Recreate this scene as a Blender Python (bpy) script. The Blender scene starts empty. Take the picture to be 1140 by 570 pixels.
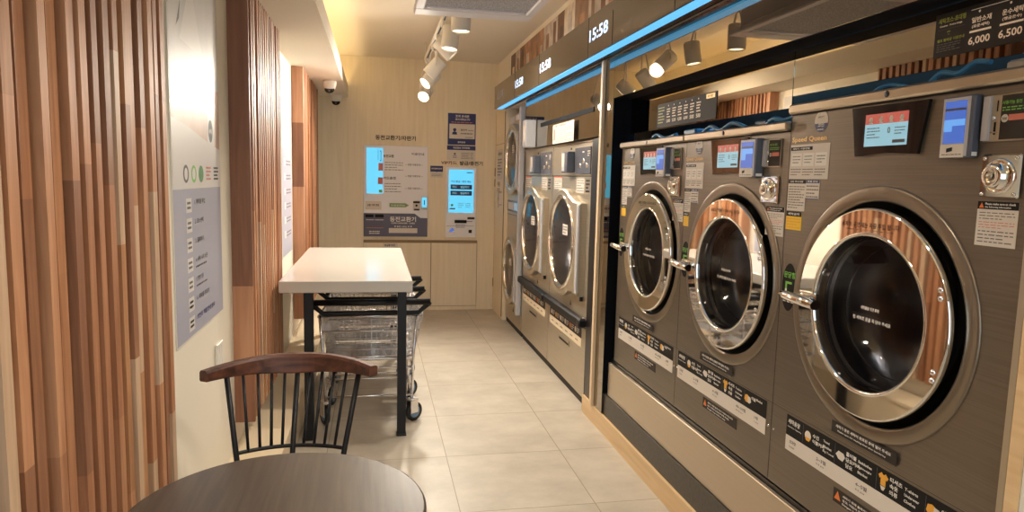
import bpy, math, random
from mathutils import Vector, Matrix
random.seed(7)
SC = bpy.context.scene
COL = SC.collection
PI = math.pi

# ------------------------------------------------------------------ materials
MATS = {}
def lin(c):
    return tuple(((x/255)/12.92 if x/255 <= .04045 else ((x/255+.055)/1.055)**2.4) for x in c)
def mat(name, rgb=(200,200,200), rough=.5, metal=0., emit=0., ecol=None, spec=.5, coat=0., noise=None, bump=None, wave=None):
    """rgb is sRGB 0-255. noise=(scale xyz, amount) varies colour; bump=(scale xyz, strength)."""
    if name in MATS: return MATS[name]
    m = bpy.data.materials.new(name); m.use_nodes = True
    nt = m.node_tree; N = nt.nodes; L = nt.links
    b = N['Principled BSDF']; c = lin(rgb)
    b.inputs['Base Color'].default_value = (*c, 1)
    b.inputs['Roughness'].default_value = rough
    b.inputs['Metallic'].default_value = metal
    b.inputs['Specular IOR Level'].default_value = spec
    b.inputs['Coat Weight'].default_value = coat
    if emit:
        b.inputs['Emission Color'].default_value = (*lin(ecol or rgb), 1)
        b.inputs['Emission Strength'].default_value = emit
    tc = None
    if noise or bump or wave:
        tc = N.new('ShaderNodeTexCoord')
    if noise:
        mp = N.new('ShaderNodeMapping'); mp.inputs['Scale'].default_value = noise[0]
        L.new(tc.outputs['Object'], mp.inputs['Vector'])
        nz = N.new('ShaderNodeTexNoise'); nz.inputs['Scale'].default_value = 1; nz.inputs['Detail'].default_value = 4
        L.new(mp.outputs[0], nz.inputs['Vector'])
        cr = N.new('ShaderNodeMix'); cr.data_type = 'RGBA'
        a = noise[1]
        cr.inputs[6].default_value = (*[max(0, x*(1-a)) for x in c], 1)
        cr.inputs[7].default_value = (*[min(1, x*(1+a)) for x in c], 1)
        mr = N.new('ShaderNodeMapRange'); mr.inputs[1].default_value = .3; mr.inputs[2].default_value = .7
        L.new(nz.outputs['Fac'], mr.inputs[0]); L.new(mr.outputs[0], cr.inputs[0])
        L.new(cr.outputs[2], b.inputs['Base Color'])
    if bump:
        mp = N.new('ShaderNodeMapping'); mp.inputs['Scale'].default_value = bump[0]
        L.new(tc.outputs['Object'], mp.inputs['Vector'])
        nz = N.new('ShaderNodeTexNoise'); nz.inputs['Scale'].default_value = 1; nz.inputs['Detail'].default_value = 3
        L.new(mp.outputs[0], nz.inputs['Vector'])
        bp = N.new('ShaderNodeBump'); bp.inputs['Strength'].default_value = bump[1]; bp.inputs['Distance'].default_value = .002
        L.new(nz.outputs['Fac'], bp.inputs['Height']); L.new(bp.outputs[0], b.inputs['Normal'])
    MATS[name] = m
    return m

def glassmat(name, tint=(120,120,120), trans=.6, rough=.02, ior=1.5, gloss=(255,255,255)):
    """a thin pane: tinted see-through plus a fresnel reflection"""
    m = bpy.data.materials.new(name); m.use_nodes = True
    nt = m.node_tree; N = nt.nodes; L = nt.links
    for n in list(N): N.remove(n)
    out = N.new('ShaderNodeOutputMaterial')
    tr = N.new('ShaderNodeBsdfTransparent'); tr.inputs[0].default_value = (*[x*trans for x in lin(tint)], 1)
    gl = N.new('ShaderNodeBsdfGlossy'); gl.inputs['Roughness'].default_value = rough; gl.inputs[0].default_value = (*lin(gloss), 1)
    fr = N.new('ShaderNodeFresnel'); fr.inputs[0].default_value = ior
    mx = N.new('ShaderNodeMixShader')
    L.new(fr.outputs[0], mx.inputs[0]); L.new(tr.outputs[0], mx.inputs[1]); L.new(gl.outputs[0], mx.inputs[2])
    L.new(mx.outputs[0], out.inputs[0])
    MATS[name] = m
    return m

def tilemat():
    m = bpy.data.materials.new('beige stone floor tile'); m.use_nodes = True
    nt = m.node_tree; N = nt.nodes; L = nt.links; b = N['Principled BSDF']
    tc = N.new('ShaderNodeTexCoord')
    sep = N.new('ShaderNodeSeparateXYZ'); L.new(tc.outputs['Object'], sep.inputs[0])
    def line(out, off):
        a = N.new('ShaderNodeMath'); a.operation = 'SUBTRACT'; a.inputs[1].default_value = off; L.new(out, a.inputs[0])
        d = N.new('ShaderNodeMath'); d.operation = 'DIVIDE'; d.inputs[1].default_value = .612; L.new(a.outputs[0], d.inputs[0])
        f = N.new('ShaderNodeMath'); f.operation = 'FRACT'; L.new(d.outputs[0], f.inputs[0])
        s = N.new('ShaderNodeMath'); s.operation = 'SUBTRACT'; s.inputs[1].default_value = .5; L.new(f.outputs[0], s.inputs[0])
        ab = N.new('ShaderNodeMath'); ab.operation = 'ABSOLUTE'; L.new(s.outputs[0], ab.inputs[0])
        g = N.new('ShaderNodeMath'); g.operation = 'GREATER_THAN'; g.inputs[1].default_value = .4965; L.new(ab.outputs[0], g.inputs[0])
        fl = N.new('ShaderNodeMath'); fl.operation = 'FLOOR'; L.new(d.outputs[0], fl.inputs[0])
        return g, fl
    gx, fx = line(sep.outputs[0], .367); gy, fy = line(sep.outputs[1], 2.81)
    mxl = N.new('ShaderNodeMath'); mxl.operation = 'MAXIMUM'; L.new(gx.outputs[0], mxl.inputs[0]); L.new(gy.outputs[0], mxl.inputs[1])
    cmb = N.new('ShaderNodeCombineXYZ'); L.new(fx.outputs[0], cmb.inputs[0]); L.new(fy.outputs[0], cmb.inputs[1])
    wn = N.new('ShaderNodeTexWhiteNoise'); L.new(cmb.outputs[0], wn.inputs['Vector'])
    nz = N.new('ShaderNodeTexNoise'); nz.inputs['Scale'].default_value = 3.2; nz.inputs['Detail'].default_value = 8; nz.inputs['Roughness'].default_value = .65
    add = N.new('ShaderNodeVectorMath'); add.operation = 'ADD'
    sc = N.new('ShaderNodeVectorMath'); sc.operation = 'SCALE'; sc.inputs['Scale'].default_value = 9
    L.new(wn.outputs['Color'], sc.inputs[0]); L.new(tc.outputs['Object'], add.inputs[0]); L.new(sc.outputs[0], add.inputs[1])
    mp = N.new('ShaderNodeMapping'); mp.inputs['Scale'].default_value = (1, 1.3, 1); L.new(add.outputs[0], mp.inputs[0])
    L.new(mp.outputs[0], nz.inputs['Vector'])
    ramp = N.new('ShaderNodeValToRGB')
    ramp.color_ramp.elements[0].position = .3; ramp.color_ramp.elements[0].color = (*lin((170,160,145)), 1)
    ramp.color_ramp.elements[1].position = .72; ramp.color_ramp.elements[1].color = (*lin((198,188,172)), 1)
    L.new(nz.outputs['Fac'], ramp.inputs[0])
    n2 = N.new('ShaderNodeTexNoise'); n2.inputs['Scale'].default_value = 55; n2.inputs['Detail'].default_value = 3; L.new(tc.outputs['Object'], n2.inputs['Vector'])
    mr = N.new('ShaderNodeMapRange'); mr.inputs[1].default_value = .66; mr.inputs[2].default_value = .78; mr.inputs[4].default_value = .35; L.new(n2.outputs['Fac'], mr.inputs[0])
    mk = N.new('ShaderNodeMix'); mk.data_type = 'RGBA'; mk.inputs[7].default_value = (*lin((150,136,115)), 1)
    L.new(mr.outputs[0], mk.inputs[0]); L.new(ramp.outputs[0], mk.inputs[6])
    mg = N.new('ShaderNodeMix'); mg.data_type = 'RGBA'; mg.inputs[7].default_value = (*lin((140,124,100)), 1)
    L.new(mxl.outputs[0], mg.inputs[0]); L.new(mk.outputs[2], mg.inputs[6]); L.new(mg.outputs[2], b.inputs['Base Color'])
    b.inputs['Roughness'].default_value = .42
    MATS['tile'] = m; return m

def woodmat(name, c1, c2, rough=.5, axis='z', k=1., coat=0.):
    m = bpy.data.materials.new(name); m.use_nodes = True
    nt = m.node_tree; N = nt.nodes; L = nt.links; b = N['Principled BSDF']
    tc = N.new('ShaderNodeTexCoord'); mp = N.new('ShaderNodeMapping')
    s = {'z': (38*k, 38*k, 2.2*k), 'x': (2.2*k, 38*k, 38*k), 'y': (38*k, 2.2*k, 38*k)}[axis]
    mp.inputs['Scale'].default_value = s; L.new(tc.outputs['Object'], mp.inputs[0])
    nz = N.new('ShaderNodeTexNoise'); nz.inputs['Scale'].default_value = 1; nz.inputs['Detail'].default_value = 6; nz.inputs['Distortion'].default_value = .6
    L.new(mp.outputs[0], nz.inputs['Vector'])
    r = N.new('ShaderNodeValToRGB'); r.color_ramp.elements[0].position = .33; r.color_ramp.elements[1].position = .68
    r.color_ramp.elements[0].color = (*lin(c1), 1); r.color_ramp.elements[1].color = (*lin(c2), 1)
    L.new(nz.outputs['Fac'], r.inputs[0]); L.new(r.outputs[0], b.inputs['Base Color'])
    b.inputs['Roughness'].default_value = rough; b.inputs['Coat Weight'].default_value = coat
    bp = N.new('ShaderNodeBump'); bp.inputs['Strength'].default_value = .15; bp.inputs['Distance'].default_value = .002
    L.new(nz.outputs['Fac'], bp.inputs['Height']); L.new(bp.outputs[0], b.inputs['Normal'])
    MATS[name] = m; return m

M_TILE = tilemat()
M_CEIL = mat('warm white ceiling paint', (232,222,205), .8)
M_WALL = mat('cream wall paint', (236,228,212), .7)
M_BACK = woodmat('pale maple laminate', (232,218,190), (240,227,202), .5, 'z', .8)
M_BACKD = mat('laminate joint', (150,128,95), .6)
M_LEDGE = mat('cream ledge', (226,208,178), .5)
M_MAPLE = woodmat('light maple trim', (212,178,132), (226,196,152), .45, 'y', 1)
M_POST = mat('pale maple post', (226,200,166), .45)
M_BLACK = mat('matt black metal', (24,24,28), .45, .3)
M_BLK2 = mat('black satin', (18,18,22), .3)
M_GRAN = mat('dark grey platform', (62,57,50), .4, noise=((60,60,60), .3))
M_BRUSH = mat('brushed bronze steel', (124,114,102), .36, .72, noise=((3,3,240), .10), bump=((4,4,500), .12))
M_BRUSHL = mat('light brushed steel', (192,176,154), .28, .75, noise=((6,.6,120), .03))
M_RING = mat('satin pressed steel ring', (142,130,115), .3, .75)
M_STEEL = mat('satin steel', (190,178,158), .3, .8)
M_CHROME = mat('polished chrome', (236,232,226), .035, 1.)
M_CHR2 = mat('chrome wire', (236,236,240), .24, 1.)
M_SEAM = mat('dark joint', (38,33,28), .6)
M_JAMB = mat('blue black painted jamb', (18,19,25), .7, spec=.08)
M_RUB = mat('black rubber', (14,14,16), .45)
M_DRUM = mat('dark drum steel', (190,190,196), .28, .9, bump=((60,60,60), .3))
M_GLASS = glassmat('door glass', (225,223,222), .9, .02, 1.14)
M_BOWL = glassmat('inner door bowl glass', (225,230,238), .92, .07, 1.5)
M_PANE = glassmat('shop window glass', (235,240,240), .95, .0, 1.4)
M_SCRB = mat('black screen glass', (14,12,12), .06, spec=.6)
M_WHITE = mat('white print', (236,232,226), .5, spec=.15)
M_PAPER = mat('white sticker', (216,208,198), .5)
M_GREYT = mat('grey print', (112,108,108), .5, spec=.15)
M_BLKP = mat('black print', (30,28,27), .5, spec=.15)
M_REDP = mat('red print', (214,120,100), .5)
M_YEL = mat('yellow sticker', (240,196,40), .5)
M_YELI = mat('yellow icon print', (226,164,58), .5)
M_ORG = mat('orange icon print', (222,120,50), .5)
M_GRN = mat('green print', (122,190,80), .5)
M_NAVY = mat('navy print', (44,50,104), .45)
M_GOLD = mat('gold lettering', (226,190,130), .3, .6)
M_LGRN = mat('olive green print', (178,186,70), .5)
M_SIGN = mat('dark brown sign film', (40,32,26), .65)
M_SIGNT = mat('pale glowing sign print', (236,214,186), .5, emit=.12)  # faint glow put into the print so it reads brighter
M_CYAN = mat('cyan lit screen', (40,120,150), .3, emit=.55, ecol=(105,210,255))
M_CYAN2 = mat('pale lit screen', (90,130,140), .3, emit=.36, ecol=(165,215,232))
M_RED = mat('red lit screen', (120,40,30), .3, emit=.38, ecol=(205,100,85))
M_BLUES = mat('blue lit screen', (30,50,110), .3, emit=.4, ecol=(80,120,215))
M_BLUES2 = mat('light blue lit screen', (50,90,140), .3, emit=.5, ecol=(110,170,240))
M_FACE = mat('white machine face', (240,240,246), .4)
M_SLATE = mat('slate grey panel', (92,92,112), .4)
M_HOUS = mat('blue grey plastic housing', (92,96,108), .35, .2)
M_HOUSL = mat('light grey plastic', (190,190,194), .35, .2)
M_LED = mat('blue light strip', (40,100,170), .4, emit=.68, ecol=(98,186,252))
M_LEDT = mat('white led digits', (220,235,255), .4, emit=.8, ecol=(190,220,255))
M_COVE = mat('warm cove light strip', (255,220,160), .4, emit=8.5, ecol=(255,226,168))
M_LAMPE = mat('lamp lens lit', (255,244,214), .4, emit=5., ecol=(255,232,190))
M_LAMPB = mat('white lamp housing', (226,222,216), .4)
M_ACW = mat('pale grey air conditioner plastic', (226,224,232), .4)
M_ACG = mat('air conditioner mesh grille', (176,178,188), .6, bump=((180,180,180), 1.), noise=((150,150,150), .5))
M_FASC = mat('bronze glossy fascia', (104,92,76), .13, .55, coat=.3)
M_UNDER = mat('dark glossy soffit underside', (20,18,20), .2)
M_MIRR = mat('bronze tinted mirror', (160,149,132), .015, 1.)
M_TOP = mat('white table laminate', (206,202,195), .13)
M_OUT = mat('white socket plastic', (232,228,218), .4)
M_HOSE = mat('blue plastic hose', (60,130,180), .35)
M_HOSD = mat('dark blue box', (36,52,74), .4)
M_WHEEL = mat('blue grey wheel hub', (110,140,170), .35)
M_WALN = woodmat('walnut chair rail', (52,27,17), (104,60,40), .5, 'x', 1.1, 0)
M_DTOP = woodmat('dark brown oak veneer', (56,46,38), (78,66,55), .38, 'y', 1.6, .15)
M_PLY = woodmat('reddish ply end', (150,98,70), (182,128,96), .5, 'z', .8)
M_PLY2 = woodmat('pale ply end', (176,122,90), (200,150,116), .5, 'z', .8)
M_PLY3 = woodmat('dark ply end', (122,80,58), (152,104,78), .5, 'z', .8)
SLW = [woodmat('slat wood tone %d' % i, a, b_, .5, 'z', 1.6) for i, (a, b_) in enumerate([
    ((166,110,74), (196,140,100)), ((154,100,66), (186,128,90)), ((176,120,82), (206,150,110)), ((160,106,72), (192,136,98)),
    ((188,152,120), (212,178,146)), ((136,88,60), (162,112,80)), ((164,110,70), (194,140,96))])]
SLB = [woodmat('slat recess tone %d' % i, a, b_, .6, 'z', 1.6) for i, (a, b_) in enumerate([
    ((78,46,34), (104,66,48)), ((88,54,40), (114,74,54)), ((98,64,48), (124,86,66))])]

# ------------------------------------------------------------------ mesh builder
class Frame:
    def __init__(s, o, u, v, n): s.o, s.u, s.v, s.n = Vector(o), Vector(u), Vector(v), Vector(n)
    def __call__(s, a, b, c=0.): return s.o + s.u*a + s.v*b + s.n*c
WORLD = Frame((0,0,0), (1,0,0), (0,1,0), (0,0,1))
def FR(x, yc, z=0., k=1.): return Frame((x, yc, z), (0,-k,0), (0,0,k), (-k,0,0))      # faces -X (right side of room)
def FB(y): return Frame((0, y, 0), (1,0,0), (0,0,1), (0,-1,0))                  # faces -Y (back wall)
def FL(x): return Frame((x, 0, 0), (0,1,0), (0,0,1), (1,0,0))                   # faces +X (left wall)

_txt = {}
def textgeo(s):
    if s not in _txt:
        c = bpy.data.curves.new('t', 'FONT'); c.body = s; c.resolution_u = 2; c.size = 1; c.offset = .022
        o = bpy.data.objects.new('t', c); me = bpy.data.meshes.new_from_object(o)
        vs = [(v.co.x, v.co.y) for v in me.vertices]; fs = [tuple(p.vertices) for p in me.polygons]
        bpy.data.objects.remove(o); bpy.data.meshes.remove(me); bpy.data.curves.remove(c)
        _txt[s] = (vs, fs)
    return _txt[s]

class MB:
    def __init__(s, fr=WORLD): s.v = []; s.f = []; s.m = []; s.sm = []; s.mats = []; s.fr = fr
    def mi(s, m):
        if m not in s.mats: s.mats.append(m)
        return s.mats.index(m)
    def add(s, vs, fs, m, smooth=False, raw=False):
        b = len(s.v); s.v += [Vector(v) if raw else s.fr(*v) for v in vs]; k = s.mi(m)
        for f in fs: s.f.append(tuple(b+i for i in f)); s.m.append(k); s.sm.append(smooth)
        return s
    def box(s, a0, a1, b0, b1, c0, c1, m, ch=0.):
        """box in frame coordinates; ch chamfers the edges around the +n face and sides"""
        if ch <= 0:
            vs = [(a0,b0,c0),(a1,b0,c0),(a1,b1,c0),(a0,b1,c0),(a0,b0,c1),(a1,b0,c1),(a1,b1,c1),(a0,b1,c1)]
            return s.add(vs, [(0,3,2,1),(4,5,6,7),(0,1,5,4),(1,2,6,5),(2,3,7,6),(3,0,4,7)], m)
        def loop(e, c): return [(a0+e,b0,c),(a1-e,b0,c),(a1,b0+e,c),(a1,b1-e,c),(a1-e,b1,c),(a0+e,b1,c),(a0,b1-e,c),(a0,b0+e,c)]
        def inner(e, c):
            return [(a0+e,b0+e,c),(a1-e,b0+e,c),(a1-e,b0+e,c),(a1-e,b1-e,c),(a1-e,b1-e,c),(a0+e,b1-e,c),(a0+e,b1-e,c),(a0+e,b0+e,c)]
        def shr(e, c):
            h = e*1.4
            return [(a0+h,b0+e,c),(a1-h,b0+e,c),(a1-e,b0+h,c),(a1-e,b1-h,c),(a1-h,b1-e,c),(a0+h,b1-e,c),(a0+e,b1-h,c),(a0+e,b0+h,c)]
        L = [shr(ch, c0), loop(ch, c0+ch), loop(ch, c1-ch), shr(ch, c1)]
        vs = sum(L, []); fs = [tuple(range(7,-1,-1)), tuple(24+i for i in range(8))]
        for k in range(3):
            for i in range(8):
                j = (i+1) % 8; fs.append((8*k+i, 8*k+j, 8*k+8+j, 8*k+8+i))
        return s.add(vs, fs, m)
    def prism(s, pts, c0, c1, m):
        n = len(pts); vs = [(a,b,c0) for a,b in pts] + [(a,b,c1) for a,b in pts]
        fs = [tuple(range(n-1,-1,-1)), tuple(range(n,2*n))] + [(i,(i+1)%n,n+(i+1)%n,n+i) for i in range(n)]
        return s.add(vs, fs, m)
    def lathe(s, cu, cv, prof, m, n=64, smooth=True, a0=0., a1=2*PI):
        """profile [(r,c),...] revolved around the frame normal at (cu,cv); m may be a list per segment"""
        full = abs(a1-a0-2*PI) < 1e-6; k = n if full else n+1
        vs = []
        for r, c in prof:
            for i in range(k):
                t = a0+(a1-a0)*i/n; vs.append((cu+r*math.cos(t), cv+r*math.sin(t), c))
        b = len(s.v); s.v += [s.fr(*v) for v in vs]
        for j in range(len(prof)-1):
            mm = s.mi(m[j] if isinstance(m, list) else m)
            for i in range(n):
                i2 = (i+1) % k
                s.f.append((b+j*k+i, b+j*k+i2, b+(j+1)*k+i2, b+(j+1)*k+i)); s.m.append(mm); s.sm.append(smooth)
        return s
    def disc(s, cu, cv, r, c, m, n=40, rx=1.):
        return s.add([(cu+rx*r*math.cos(2*PI*i/n), cv+r*math.sin(2*PI*i/n), c) for i in range(n)], [tuple(range(n))], m)
    def quad(s, a0, a1, b0, b1, c, m): return s.add([(a0,b0,c),(a1,b0,c),(a1,b1,c),(a0,b1,c)], [(0,1,2,3)], m)
    def text(s, t, u, v, h, m, c=.001, w=None, align='l', sy=1.):
        """text with left/centre at u, baseline v, cap height about h, optional fixed width w"""
        vs, fs = textgeo(t)
        if not vs: return s
        x0 = min(p[0] for p in vs); x1 = max(p[0] for p in vs); y1 = max(p[1] for p in vs); y0 = min(p[1] for p in vs)
        k = h/(y1-y0); kx = (w/(x1-x0)) if w else k
        W = (x1-x0)*kx; off = {'l': 0, 'c': -W/2, 'r': -W}[align]
        return s.add([(u+off+(p[0]-x0)*kx, v+(p[1]-y0)*k, c) for p in vs], fs, m)
    def lines(s, u0, u1, v0, v1, n, m, c=.001, fill=.45):
        """n rows of print too small to read, as short dashes"""
        dv = (v1-v0)/n
        for i in range(n):
            y = v1-(i+.5)*dv; x = u0
            while x < u1-1e-4:
                w = random.uniform(.06, .2)*(u1-u0); e = min(x+w, u1)
                if e-x > .002: s.quad(x, e, y-dv*fill/2, y+dv*fill/2, c, m)
                x = e+.035*(u1-u0)
                if i % 3 == 2 and x > u0+.65*(u1-u0): break
        return s
    def tube(s, pts, r, m, n=8, closed=False, flat=None, caps=True):
        P = [s.fr(*p) for p in pts]; N = len(P); b = len(s.v); k = s.mi(m); up = None
        for i, p in enumerate(P):
            if closed: t = (P[(i+1)%N]-P[i-1]).normalized()
            else: t = (P[min(i+1,N-1)]-P[max(i-1,0)]).normalized()
            if up is None: up = Vector((0,0,1)) if abs(t.z) < .9 else Vector((0,1,0))
            x = t.cross(up)
            if x.length < 1e-4: x = t.orthogonal()
            x.normalize(); y = x.cross(t).normalized(); up = y
            rr = r[i] if isinstance(r, (list, tuple)) else r
            for j in range(n):
                a = 2*PI*j/n; ry = rr if flat is None else rr*flat
                s.v.append(p + x*math.cos(a)*rr + y*math.sin(a)*ry)
        for i in range(N if closed else N-1):
            i2 = (i+1) % N
            for j in range(n):
                j2 = (j+1) % n; s.f.append((b+i*n+j, b+i*n+j2, b+i2*n+j2, b+i2*n+j)); s.m.append(k); s.sm.append(True)
        if caps and not closed:
            s.f.append(tuple(b+j for j in range(n-1,-1,-1))); s.m.append(k); s.sm.append(False)
            s.f.append(tuple(b+(N-1)*n+j for j in range(n))); s.m.append(k); s.sm.append(False)
        return s
    def build(s, name, parent=None, base=None):
        """link as one mesh object; base = world origin of the object (parent's origin when parented)"""
        org = Vector(base) if base is not None else (Vector(parent['_o']) if parent is not None else Vector((0,0,0)))
        if base is None and parent is None and s.v:
            lo = Vector([min(v[i] for v in s.v) for i in range(3)]); hi = Vector([max(v[i] for v in s.v) for i in range(3)])
            org = Vector(((lo.x+hi.x)/2, (lo.y+hi.y)/2, lo.z))
        me = bpy.data.meshes.new(name); me.from_pydata([v-org for v in s.v], [], s.f)
        for m in s.mats: me.materials.append(m)
        me.polygons.foreach_set('material_index', s.m); me.polygons.foreach_set('use_smooth', s.sm); me.update()
        o = bpy.data.objects.new(name, me); COL.objects.link(o)
        if parent is not None:
            o.parent = parent; o['_o'] = parent['_o']
        else:
            o.location = org; o['_o'] = tuple(org)
        return o

def thing(name, label, cat, loc, group=None):
    o = bpy.data.objects.new(name, None); COL.objects.link(o); o.empty_display_size = .1
    o.location = loc; o['_o'] = tuple(loc); o['label'] = label; o['category'] = cat
    if group: o['group'] = group
    return o
def tag(o, label, cat, group=None):
    o['label'] = label; o['category'] = cat
    if group: o['group'] = group
    return o
def struct(o): o['kind'] = 'structure'; return o
def plabel(o, l): o['label'] = l; return o
def copy_tree(o, parent=None):
    c = o.copy(); COL.objects.link(c)
    if parent is not None: c.parent = parent
    for ch in list(o.children): copy_tree(ch, c)
    return c

# ------------------------------------------------------------------ the room
D = 7.40; XL = -.615; XR = 1.285; ZC = 2.67; ZS = 2.245; Y0 = -1.7; XM = 1.29; XW = 1.325; XI = 1.395; XO = 2.15
b = MB(); b.box(XL-.1, XO, Y0, D+.1, -.1, 0, M_TILE); struct(b.build('floor', base=(0,0,0)))
b = MB(); b.box(XL-.1, XO, Y0, D+.1, ZC, ZC+.1, M_CEIL); struct(b.build('ceiling'))
b = MB(); b.box(XL-.1, XL, Y0, D+.1, 0, ZC, M_WALL); struct(b.build('wall_left'))
b = MB(); b.box(XL, XO, D, D+.1, 0, ZC, M_BACK)
struct(b.build('wall_back', base=(0,0,0)))
b = MB(); b.box(XO-.05, XO, Y0, D, 0, ZC, M_WALL); struct(b.build('wall_right'))
b = MB(); b.box(XR, 1.60, 6.80, D, 0, 2.20, M_BACK); b.box(XR+.012, 1.60, 6.69, D, 2.445, ZC, M_WALL)
struct(b.build('wall_right_return', base=(0,0,0)))
# front wall with the shop window behind the viewer
b = MB(); b.box(XL, XO, Y0-.1, Y0, 0, .12, M_WALL); b.box(XL, XO, Y0-.1, Y0, 2.45, ZC, M_WALL); b.box(1.5, XO, Y0-.1, Y0, .12, 2.45, M_WALL)
struct(b.build('wall_front'))
b = MB(); b.box(XL, 1.5, Y0-.07, Y0-.06, .12, 2.45, M_PANE)
w1 = struct(b.build('window_1'))
b = MB()
for x in (XL, .42, 1.46): b.box(x, x+.04, Y0-.09, Y0-.03, .12, 2.45, M_BLACK)
b.box(XL, 1.5, Y0-.09, Y0-.03, .12, .16, M_BLACK); b.box(XL, 1.5, Y0-.09, Y0-.03, 2.41, 2.45, M_BLACK)
o = b.build('window_frame', w1)
# soffit on the left with a cove light on top of it
b = MB(); b.box(XL, -.273, Y0, D, ZS, ZS+.018, M_CEIL); b.box(-.291, -.273, Y0, D, ZS+.018, 2.366, M_CEIL)
struct(b.build('ceiling_soffit', base=(0,0,0)))
b = MB(); b.box(-.36, -.33, Y0+.2, D-.05, ZS+.019, ZS+.035, M_COVE)
tag(b.build('cove_light_strip'), 'warm light strip lying on top of the left soffit along the ceiling', 'light strip')
# low ledge at the foot of the left wall
b = MB(); b.box(XL, -.412, 1.0, D, 0, .205, M_LEDGE); b.box(XL, -.404, 1.0, D, .195, .212, M_LEDGE)
struct(b.build('trim_ledge', base=(0,0,0)))
# back wall joints and the low skirting
b = MB(FB(D))
for x in (1.10,): b.box(x-.0015, x+.0015, .0, .76, -.001, .0015, M_BACKD)
struct(b.build('trim_back_joint'))
b = MB(FB(D)); b.box(1.10, XR-.001, 0, .09, 0, .006, M_BACK); struct(b.build('baseboard_back'))
# maple kerb, dark platform that carries the washing machines
b = MB(); b.box(1.285, 1.30, 1.0, 4.02, 0, .105, M_MAPLE); struct(b.build('trim_kerb', base=(0,0,0)))
b = MB(); b.box(1.301, XO-.06, 1.0, 4.02, 0, .227, M_GRAN); b.box(1.33, XO-.06, 1.0, 3.66, .227, .437, M_BLK2)
struct(b.build('floor_platform', base=(0,0,0)))
b = MB(); b.box(1.310, 1.328, 1.15, 3.625, .229, .421, M_BRUSHL, .002)
tag(b.build('plinth_panel'), 'long light brushed steel kick panel below the three big washing machines', 'panel')

# right wall of the aisle between back wall and the dryers : narrow service door
d = FR(XR, 0)
b = MB(d); b.box(-7.33, -6.84, .03, 2.12, 0, .008, M_BACK)
b.box(-7.335, -7.33, .03, 2.12, 0, .009, M_BACKD); b.box(-6.84, -6.835, .03, 2.12, 0, .009, M_BACKD)
b.box(-7.33, -6.84, 1.80, 1.804, .008, .0095, M_BACKD)
dr = struct(b.build('door_1', base=(XR, 7.08, 0)))
b = MB(d); b.box(-6.93, -6.905, 1.17, 1.19, .008, .04, M_CHROME); b.box(-6.93, -6.905, 1.30, 1.32, .008, .04, M_CHROME); b.box(-6.935, -6.90, 1.15, 1.34, .04, .052, M_CHROME, .004)
b.build('door_handle', dr)
for z0, z1 in ((1.47,1.56),(1.36,1.44),(.27,.36)):
    b = MB(d); b.box(-7.345, -7.325, z0, z1, .0, .016, M_BACKD); b.build('hinge', dr)
b = MB(d); b.quad(-7.22, -6.90, 1.44, 1.75, .0095, M_PAPER); b.text('이용안내', -7.18, 1.685, .035, M_BLKP, .0105, w=.22); b.lines(-7.19, -6.95, 1.47, 1.66, 6, M_GREYT, .0105)
tag(b.build('door_notice'), 'pale notice sheet with a black heading stuck on the narrow service door', 'notice')
b = MB(d); b.text('직원', -7.19, 1.365, .05, M_BLKP, .0105, w=.15); b.text('전용', -7.19, 1.30, .05, M_BLKP, .0105, w=.15)
tag(b.build('door_lettering'), 'two short lines of black lettering on the narrow service door', 'lettering')

# ------------------------------------------------------------------ left side slat panels
def slat_panel(y0, y1, label, ply, xf=-.53, zb=.33, zt=ZS-.002, pitch=.056):
    t = thing('slat_panel', label, 'wall panel', ((XL+xf)/2, (y0+y1)/2, zb), 'wood slat panels on the left wall')
    b = MB(); b.box(XL+.001, XL+.020, y0+.018, y1, zb, zt, SLB[0]); b.build('backing_board', t)
    s = MB(); rc = MB(); y = y0+.019; k = 0
    while y < y1-.008:
        w = random.choice((.027,.030,.033)); dep = random.choice((0,0,0,.005,.010))
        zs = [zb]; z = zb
        while True:
            z += random.uniform(.35, .95)
            if z > zt-.15: break
            zs.append(z)
        zs.append(zt)
        for a, c in zip(zs, zs[1:]): s.box(XL+.021, xf-dep, y, min(y+w, y1), a, c, random.choice(SLW))
        y += w
        g = pitch-w+random.uniform(-.004,.004)
        zs = [zb]; z = zb
        while True:
            z += random.uniform(.4, 1.0)
            if z > zt-.15: break
            zs.append(z)
        zs.append(zt)
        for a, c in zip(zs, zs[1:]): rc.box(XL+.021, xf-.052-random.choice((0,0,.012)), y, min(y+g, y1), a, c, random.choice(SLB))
        y += g
    s.build('slats', t); rc.build('recessed_strips', t)
    e = MB(); hs = [zb, zb+.28, zb+.62, zb+1.02, zb+1.50, zt]
    for i, (a, c) in enumerate(zip(hs, hs[1:])):
        e.box(XL+.001, xf+.001, y0, y0+.018, a, c, [ply, M_PLY2, ply, M_PLY3, ply][i])
    e.build('end_panel', t)
    return t
slat_panel(-.6, 1.955, 'tall wood slat panel nearest the viewer, filling the left side of the photo', M_PLY)
slat_panel(3.15, 4.14, 'wood slat panel beside the near end of the white folding table, middle of three', M_PLY3)
slat_panel(5.43, 6.80, 'wood slat panel closest to the back wall and the dome cameras', M_PLY2)

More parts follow.
